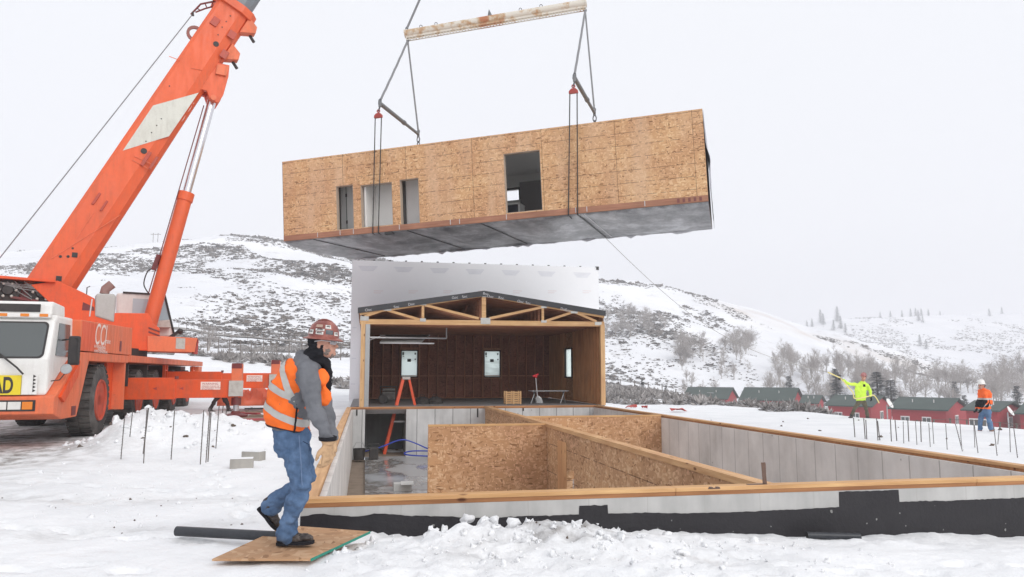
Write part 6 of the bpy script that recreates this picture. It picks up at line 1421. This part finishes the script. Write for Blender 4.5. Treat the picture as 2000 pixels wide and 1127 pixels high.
# ---- simpler standing figures at 20-30 m, same construction
def far_person(label,loc,head,tor,armR,armL,legR,legL,F_,L_,mats,parts,hatfn,arm_r_=.075,vox=.02):
    t=thing('person',label,'person',loc); sk,top_,trs,bt_,gl=mats
    mb=MB(); mb.sphere(head,.1,16,12,(.82,1,1.2),Matrix((L_,F_,UP)).transposed()); mb.sphere(head+F_*.05-UP*.06,.06,10,8); mb.loft([(head+F_*.09+UP*.02,.012,.012,F_),(head+F_*.125-UP*.02,.018,.018,F_),(head+F_*.10-UP*.035,.014,.01,F_)],L_,8)
    mb.sphere(head+F_*.09+UP*.03,.02,8,6,(2.2,1,.6),Matrix((L_,F_,UP)).transposed())
    for s_ in (-1,1): mb.sphere(head+L_*s_*.085,.022,8,6,(.5,1,1.6),Matrix((L_,F_,UP)).transposed())
    capsule(mb,[head-UP*.06,tor[-1][0]],[.055,.06]); remesh(mb,'body',sk,t,.010,2)
    for s_ in (-1,1): MB().sphere(head+F_*.088+L_*s_*.034+UP*.01,.012,8,6).build('eye',BLKC,t,True,smooth=True)
    mb=MB(); mb.sphere(head-F_*.02+UP*.02,.108,14,10,(.86,.95,1.1),Matrix((L_,F_,UP)).transposed()); remesh(mb,'hair',BLKC,t,.012,2)
    mb=MB(); mb.loft([(c_,a_,b_,F_) for c_,a_,b_ in tor],L_,18); 
    for A_ in (armR,armL): capsule(mb,A_,[arm_r_*1.1,arm_r_,arm_r_*.72],12)
    tp_=remesh(mb,'jacket',top_,t,vox*.8,3,.03,7)
    mb=MB(); hp=tor[0][0]; mb.loft([(hp+UP*.06,.17,.13,F_),(hp-UP*.05,.185,.14,F_),(hp-UP*.12,.17,.13,F_)],L_,16)
    for Lg in (legR,legL): capsule(mb,Lg,[.105,.085,.075],12)
    remesh(mb,'trousers',trs,t,vox*.8,3,.03,7)
    for Lg,ft in ((legR,parts[0]),(legL,parts[1])):
        mb=MB(); an=Lg[-1]; mb.loft([(an-ft*.07-UP*.07,.04,.03,UP),(an-UP*.055,.052,.05,UP),(an+ft*.10-UP*.075,.052,.035,UP),(an+ft*.19-UP*.085,.035,.022,UP)],ft.cross(UP),12); capsule(mb,[an,an-UP*.05],[.07,.065]); remesh(mb,'boot',bt_,t,.014,2)
    for A_,pn_ in ((armR,parts[2]),(armL,parts[3])): glove(A_[-1]+(A_[-1]-A_[-2]).normalized()*.03,(A_[-1]-A_[-2]),pn_,1,1.15,gl,'glove',t,.009,.8)
    hatfn(t); return t,tp_
def hathat(head,F_,L_,mat,brim=.15):
    def f(t):
        mb=MB(); o_=head+UP*.05
        mb.rings([[o_+F_*(r_*math.cos(a_)*1.1+(.03 if r_>.13 else 0)*max(0,math.cos(a_)))+L_*(r_*math.sin(a_)*.92)+UP*h_ for a_ in np.linspace(0,6.2832,20,endpoint=False)] for r_,h_ in ((brim,-.01),(brim-.002,.0),(.122,.01),(.118,.05),(.10,.10),(.06,.135),(.005,.148))]); mb.build('hard_hat',mat,t,True,smooth=True)
    return f
DG=30.0; G=lambda x,y,d=0: P(x,y,DG+d)
HV=cloth('hivis_yellow',(.62,.90,.10),.75,.15,3); OLV=cloth('olive_trousers',(.13,.115,.085)); F1=(-rh*.75-fh*.66).normalized(); L1=F1.cross(UP)
gm,_=far_person('man in bright yellow top holding the tag line with one arm stretched out','0',*[None]*0) if False else (None,None)
gloc=V((G(1678,817).x,G(1678,817).y,z1(G(1678,817).x,G(1678,817).y)))
gm,gtop_=far_person('man in bright yellow top and olive trousers hauling the yellow tag line',gloc,G(1687,737,-.05),[(G(1682,783),.20,.15),(G(1681,770),.235,.18),(G(1681,757),.25,.17),(G(1683,749),.23,.13),(G(1685,744),.10,.08)],
  [G(1671,751,-.1),G(1658,750,-.25),G(1646,742,-.35)],[G(1694,752,.05),G(1699,763,.0),G(1701,775,-.15)],[G(1677,786,0),G(1669,799,-.1),G(1663,811,0)],[G(1688,786,0),G(1692,799,-.1),G(1694,813,.1)],F1,rh,(SKIN,HV,OLV,BOOT,BLKC),
  (-rh*.8-fh*.5,rh*.4-fh*.8,-UP,-rh),hathat(G(1687,737,-.05),F1,rh,paint('hat_dark_red',(.30,.08,.07),.4,.3,(.7,.7,.7),scale=9)))
MB().box(G(1688,753,-.2),(.09,.01,.10),Matrix((rh,fh,UP)).transposed()).build('chest_mark',BLKC,gm,True)
RPY=paint('rope_yellow',(.85,.72,.28),.6,.1)
rp_=thing('tag_rope','yellow rope end gripped by the worker in the yellow top','rope',G(1700,776)); MB().tube(spline([G(1617,727,-.4),G(1630,733,-.38),G(1643,740,-.42),G(1655,754,-.4),G(1666,767,-.3),G(1669,778,-.2),G(1684,777,-.3),G(1696,774,-.3),G(1706,772,-.25),G(1712,778,-.25),G(1717,787,-.2)]),.022,6).build('rope',RPY,rp_,True,smooth=True)
mq=MR@V(face(1178,461).to_tuple()); mq=SPt(0,0,0) if False else onp(1180,462,MR@V((0,MW,0)),fy)
end=G(1617,727,-.4); tl=thing('tag_line','thin pale line running from the module underside down to the worker in yellow','rope',end)
MB().tube([mq.lerp(end,i/24)-UP*(1.2*math.sin(math.pi*i/24)*.9) for i in range(25)],.010,5).build('line',paint('line_pale',(.45,.43,.40)),tl,True,smooth=True)
DO=23.7; O_=lambda x,y,d=0: P(x,y,DO+d); F2=(-rh*.94-fh*.34).normalized()
OJ=cloth('jacket_orange',(.92,.16,.04),.7,.1,3); oloc=V((O_(1925,850).x,O_(1925,850).y,z1(O_(1925,850).x,O_(1925,850).y)))
om,oj=far_person('man in orange hi-vis jacket, white hard hat and jeans standing by the stakes',oloc,O_(1917,753),[(O_(1924,799),.19,.155),(O_(1924,784),.22,.18),(O_(1923,770),.23,.18),(O_(1921,762),.20,.14),(O_(1919,757),.09,.08)],
  [O_(1924,768,-.2),O_(1926,783,-.28),O_(1918,797,-.3)],[O_(1917,768,.2),O_(1912,783,.2),O_(1908,797,.05)],[O_(1930,805,-.08),O_(1932,824,-.12),O_(1937,841,-.05)],[O_(1918,805,.1),O_(1915,824,.05),O_(1914,842,.1)],F2,(fh*.94-rh*.34),(SKIN,OJ,cloth('denim_far',(.12,.20,.33)),paint('boot_tan',(.28,.17,.13),.7,.4),BLKC),
  (-rh*.5-fh*.2,-rh*.8-fh*.1,-rh,-rh),hathat(O_(1917,753),F2,fh,CW,.155),.08)
band(oj,'reflective_band',REF,om,O_(1924,779),UP,.06,.006); band(oj,'reflective_band',REF,om,O_(1924,791),UP,.055,.006); band(oj,'black_panel',BLKC,om,O_(1910,788),UP,.24,.007,lambda c,n:n.dot(F2)>.35 and c.z<O_(0,778).z)
# stooping walker behind the outrigger
DW=25.2; W_=lambda x,y,d=0: P(x,y,DW+d); DBR=cloth('brown_work_trousers',(.06,.045,.045)); wq=W_(430,806)
wm,_=far_person('person in dark trousers striding behind the orange outrigger beam',V((wq.x,wq.y,z1(wq.x,wq.y))),W_(462,757),[(W_(432,769),.17,.13),(W_(439,764),.20,.14),(W_(447,760),.20,.14),(W_(453,758),.17,.11),(W_(457,757),.08,.07)],
  [W_(449,761,-.2),W_(452,768,-.2),W_(446,770,-.2)],[W_(449,761,.2),W_(455,767,.2),W_(460,769,.2)],[W_(429,771,-.08),W_(418,785,-.05),W_(411,799,0)],[W_(436,771,.08),W_(443,786,.05),W_(447,799,.1)],(rh*.9+UP*.1).normalized(),fh,(SKIN,BLKC,DBR,BOOT,BLKC),(rh,rh,-UP,-UP),hathat(W_(462,757),rh,fh,REDB))
# ================================================================= RED HOUSES
RW=paint('barn_red',(.34,.028,.035),.7,.15,(.25,.03,.04),scale=.4); RG=paint('roof_green',(.035,.058,.048),.6,.2,(.15,.18,.16),scale=.3); TRM=paint('trim_white',(.72,.68,.66),.6,.1); WGL=paint('window_dark',(.08,.09,.09),.2,.1)
def house(c,l,r_,D,yr,ye,label,yaw=14,wdt=6.5,wins_=((.3,0),(.75,0)),patch=None):
    u=(c-1000)/1489*D; base=V((u*cA+D*sA,-u*sA+D*cA,0)); wdt=7.0
    lo,hi=R(10),R(85)
    for _ in range(30):
        mi_=(lo+hi)/2
        if (u+wdt*math.sin(mi_))/(D+wdt*math.cos(mi_))*1489+1000<r_: lo=mi_
        else: hi=mi_
    a_=lo; al=(l-1000)/1489; g_=(rh*math.sin(a_)+fh*math.cos(a_)); e=(-rh*math.cos(a_)+fh*math.sin(a_))
    ln=(u-al*D)/(math.cos(a_)+al*math.sin(a_)); zr_=Zy(D+wdt/2,yr); ze=Zy(D,ye); zg=ze-2.9
    t=thing('red_house',label,'house',(base.x,base.y,zg),0,'red houses with green roofs')
    def hp(a,b,z): return base+e*a+g_*b+UP*(z)
    MB().rings([[hp(0,0,zg),hp(0,wdt,zg),hp(0,wdt,ze),hp(0,wdt/2,zr_-.12),hp(0,0,ze)],[hp(ln,0,zg),hp(ln,wdt,zg),hp(ln,wdt,ze),hp(ln,wdt/2,zr_-.12),hp(ln,0,ze)]]).build('wall',RW,t,True)
    sl=(zr_-ze)/(wdt/2); ov=.45; mb=MB()
    for s_ in (0,1):
        b0=-ov if s_==0 else wdt+ov; z0=ze-sl*ov
        mb.rings([[hp(-ov,b0,z0),hp(-ov,wdt/2,zr_),hp(-ov,wdt/2,zr_+.16),hp(-ov,b0,z0+.16)],[hp(ln+ov,b0,z0),hp(ln+ov,wdt/2,zr_),hp(ln+ov,wdt/2,zr_+.16),hp(ln+ov,b0,z0+.16)]])
    rf=mb.build('roof',RG,t,True)
    for k in range(2): q=hp(ln*(.3+.4*k),wdt*.25,ze+(zr_-ze)*.5+.15); MB().tube([q,q+UP*.4],.06,6).build('vent_pipe',TRM,rf,True)
    if patch: MB().bar(hp(ln*.5,wdt*.2,ze+sl*wdt*.2+.2),hp(ln*.35,wdt*.2,ze+sl*wdt*.2+.2),.4,.05).build('snow_patch',SNOW,rf,True)
    for f_,gbl in ((.35,0),(.75,0),(.5,1)):
        wz_=ze-1.6; hw=.55
        q=hp(ln*f_,-.03,wz_) if not gbl else hp(-.03,wdt*.5,wz_+.2); ax=e if not gbl else g_; nn=-g_ if not gbl else -e
        w1=MB(); w1.box(q,(hw*2,.08,1.25),Matrix((ax,nn,UP)).transposed()); w1=w1.build('window',TRM,t,True)
        for s_ in (-1,1): MB().box(q+ax*s_*hw*.47+nn*.045,(hw*.75,.01,.95),Matrix((ax,nn,UP)).transposed()).build('pane',WGL,w1,True)
    return t
for a_ in ((1417,1336,1437,150,757,777,'farthest red house with a white patch on its green roof',18,6.5,None,1),(1545,1447,1563,130,758,780,'second red house from the left with a long green roof',14),(1592,1564,1606,124,772,786,'small red house with a steep green roof between two longer ones',16,5),
   (1697,1614,1737,108,773,792,'red house behind the worker in the yellow top',24),(1842,1738,1882,96,778,799,'long red house right of the worker in yellow',22),(1942,1882,1990,88,784,801,'red house behind the man in the orange jacket',26),(2062,1986,2100,84,787,808,'red house at the right edge of the picture',26)):
    a_=list(a_)+[None]*(12-len(a_)); kw=dict(yaw=a_[7] or 14); kw['wdt']=a_[8] or 6.5
    house(*a_[:7],patch=a_[10],**kw)
for px,py,pb,lab in ((1737,788,812,'white satellite dish on a post in front of the long red house'),(1973,803,832,'white satellite dish on a post near the right edge')):
    q=P(px,py,58); t=thing('satellite_dish',lab,'satellite dish',V((q.x,q.y,z1(q.x,q.y)))); MB().tube([V((q.x,q.y,z1(q.x,q.y)-.1))-rh*.2,q-rh*.2-UP*.1],.05,6).build('post',GREY,t,True)
    ax=(rh*.55-fh*.6+UP*.45).normalized(); MB().lathe([(.005,-.06),(.20,-.04),(.38,.03),(.40,.05),(.37,.045),(.2,-.02),(.005,-.04)],q,ax,20).build('dish',CW,t,True,smooth=True); MB().tube([q-UP*.3,q+ax*.4-UP*.1],.02,5).build('feed_arm',GREY,t,True)
# red plastic scraps on the snow
for px,py,w_,lab in ((1325,804,.8,'crumpled red plastic sheet on the snow beyond the right wall'),(1232,796,.75,'flat red plastic scrap near the far corner of the foundation'),(1259,798,.35,'small red scrap beside the flat red one')):
    q=onz(px,py,-.42); q.z=z1(q.x,q.y); rs=random.Random(int(px)); mb=MB(); n=14; c_=mb.bm.verts.new(q+UP*.16); ring=[mb.bm.verts.new(q+V((w_*.5*math.cos(k*6.283/n)*rs.uniform(.6,1.15),w_*.4*math.sin(k*6.283/n)*rs.uniform(.6,1.1),rs.uniform(.0,.2)))) for k in range(n)]
    for k in range(n): mb._f([c_,ring[k],ring[(k+1)%n]])
    o=mb.build('plastic_scrap',REDB); md=o.modifiers.new('t','SOLIDIFY'); md.thickness=.01; tag(o,lab,'plastic scrap')
# fences
PST=paint('fence_post',(.17,.145,.13),.9,.4)
def fence(pp,label,hh=1.3,wires=3,n=14,rail=False):
    pts=[]
    for i in range(n+1):
        t=i/n*(len(pp)-1); k=min(int(t),len(pp)-2); f=t-k; px=pp[k][0]+(pp[k+1][0]-pp[k][0])*f; D=pp[k][1]+(pp[k+1][1]-pp[k][1])*f; x,y=pxD(px,D); pts.append(V((x,y,z1(x,y))))
    t=thing('fence',label,'fence',pts[0])
    for p in pts: MB().tube([p-UP*.2,p+UP*hh],.04,6).build('post',PST,t,True)
    for w_ in range(wires): MB().tube([p+UP*hh*(.35+.6*w_/max(1,wires-1)) for p in pts],.022 if rail else .013,4).build('wire' if not rail else 'rail',PST,t,True)
fence([(338,72),(500,68),(690,66)],'wire fence with dark posts across the snow behind the crane',1.4,3,15)
fence([(330,128),(450,120),(700,112)],'upper fence running beside the dark road on the hillside',1.5,2,16)
fence([(1185,88),(1400,56),(1640,40)],'wire fence along the sagebrush belt right of the garage',1.1,2,16)
fence([(1690,36),(1850,31),(2010,28)],'low wire fence along the crest in front of the red houses',.55,2,10)
# hillside road strips
def ribbon(name,pp,w_,mat):
    vs=[];fs=[]; n=70
    for i in range(n+1):
        t=i/n*(len(pp)-1); k=min(int(t),len(pp)-2); f=t-k; px=pp[k][0]+(pp[k+1][0]-pp[k][0])*f; D=pp[k][1]+(pp[k+1][1]-pp[k][1])*f
        for s_ in np.linspace(-.5,.5,5): x,y=pxD(px,D+w_*s_); vs.append((x,y,z1(x,y)+.14))
    for i in range(n):
        for j in range(4): a=i*5+j; fs.append((a,a+1,a+6,a+5))
    o=np_mesh(name,vs,fs,mat,smooth=True); o['kind']='structure'; return o
RDM=paint('road_gravel',(.20,.175,.155),.95,.7,(.75,.75,.76),scale=.5)
ribbon('road',[(150,150),(340,134),(520,124),(700,116),(900,112)],5,RDM); ribbon('road',[(1100,128),(1250,126),(1400,138),(1480,150)],9,RDM)
q=pxD(290,352); zq=z1(*q); t=thing('power_pole','faint twin-pole power pylon on the left hill crest','pylon',(q[0],q[1],zq))
for s_ in (-1.1,1.1): MB().tube([V((0,0,-.5))+rh*s_,UP*5.6+rh*s_],.14,6).build('pole',PST,t)
MB().bar(UP*5.0-rh*2.4,UP*5.0+rh*2.4,.2,.2).build('crossarm',PST,t)
# ================================================================= SNOW CLODS AND CRUMBS
rg=np.random.default_rng(3)
def clods(name,P_,sz_,mat,label,cat,rg=rg):
    ico=bmesh.new(); bmesh.ops.create_icosphere(ico,subdivisions=2,radius=1); bv=np.array([v.co[:] for v in ico.verts]); bf=np.array([[v.index for v in f.verts] for f in ico.faces]); ico.free()
    vs=[];fs=[]
    for i,(p,s_) in enumerate(zip(P_,sz_)):
        k=bv*(1+1.0*np.array([mnoise.noise(V(q*1.5+i*3.1))+.5*mnoise.noise(V(q*3.7+i*1.7)) for q in bv])[:,None])*rg.uniform(.6,1.3,3)*s_; vs.append(k+p); fs.append(bf+i*len(bv))
    o=np_mesh(name,np.concatenate(vs),np.concatenate(fs),mat,smooth=True,recenter=False,attr=np.zeros(len(P_)*len(bv))); return tag(o,label,cat,kind='stuff')
def ground_pts(n,fn):
    o=[]; 
    while len(o)<n:
        x,y,s_=fn(); o.append((x,y,s_))
    o=np.array(o); z=zfun(o[:,0],o[:,1]); return np.column_stack([o[:,0],o[:,1],z+o[:,2]*.05]),o[:,2]
def f1():
    if rg.random()<.6: return rg.normal(1.5,1.0),min(7.2,rg.normal(6.4,.45)),abs(rg.normal(0,.013))+.006
    return rg.uniform(-.4,4.6),rg.uniform(4.9,7.15),abs(rg.normal(0,.009))+.004
p_,s_=ground_pts(520,f1); p_=list(p_); s_=list(s_)
for px,py,D,r_ in ((913,1008,6.95,.062),(952,1012,6.9,.05),(965,1010,6.88,.05),(1000,1018,6.85,.06),(868,1028,6.9,.04),(1035,1022,6.8,.05),(940,1020,6.85,.06)): p_.append(np.array(P(px,py+6,D))); s_.append(r_)
clods('snow_clods',p_,s_,SNOW,'loose lumps of snow heaped and scattered before the foundation wall','snow lumps')
def f2():
    a_=rg.random(); return (rg.normal(-3.2,1.2),rg.normal(15.8,.7),abs(rg.normal(0,.028))+.012) if a_<.6 else (rg.uniform(-7,-1),rg.uniform(8,13),abs(rg.normal(0,.012))+.006)
p_,s_=ground_pts(260,f2); clods('mound_clods',p_,s_,SNOW,'snow lumps on the rebar mound beside the crane','snow lumps')
CR=paint('earth_crumb',(.13,.10,.08),.95,.4)
def f3():
    a_=rg.random()
    if a_<.08: return rg.normal(1.75,.25),rg.normal(6.45,.12),abs(rg.normal(0,.006))+.003
    if a_<.6: return rg.uniform(-8,-.5),rg.choice([7.9,9.8])+rg.normal(0,.3),abs(rg.normal(0,.007))+.003
    if a_<.75: return rg.normal(-2.6,1.2),rg.normal(15.3,.8),abs(rg.normal(0,.02))+.01
    return rg.uniform(9,20),rg.uniform(14,28),abs(rg.normal(0,.02))+.012
p_,s_=ground_pts(120,f3); clods('earth_crumbs',p_,s_,CR,'dark crumbs of earth and bark scattered on the snow','crumbs')
# ================================================================= HAZE
hz=MB().b2((-3600,-3600,-60),(3600,3700,135)).build('haze',[],recenter=False) if False else None
me=bpy.data.meshes.new('haze'); mb=MB().b2((-3600,-3600,-60),(3600,3700,135)); mb.bm.to_mesh(me); mb.bm.free()
hz=bpy.data.objects.new('haze',me); COL.objects.link(hz); m=bpy.data.materials.new('haze_air'); m.use_nodes=True; nt=m.node_tree; nt.nodes.remove(nt.nodes['Principled BSDF'])
pv=N(nt,'ShaderNodeVolumePrincipled'); pv.inputs['Color'].default_value=(.97,.97,1,1); pv.inputs['Density'].default_value=.0009; pv.inputs['Anisotropy'].default_value=.2
L(nt,pv.outputs[0],nt.nodes['Material Output'].inputs['Volume']); me.materials.append(m); tag(hz,'pale winter haze over the whole valley','haze',kind='stuff')
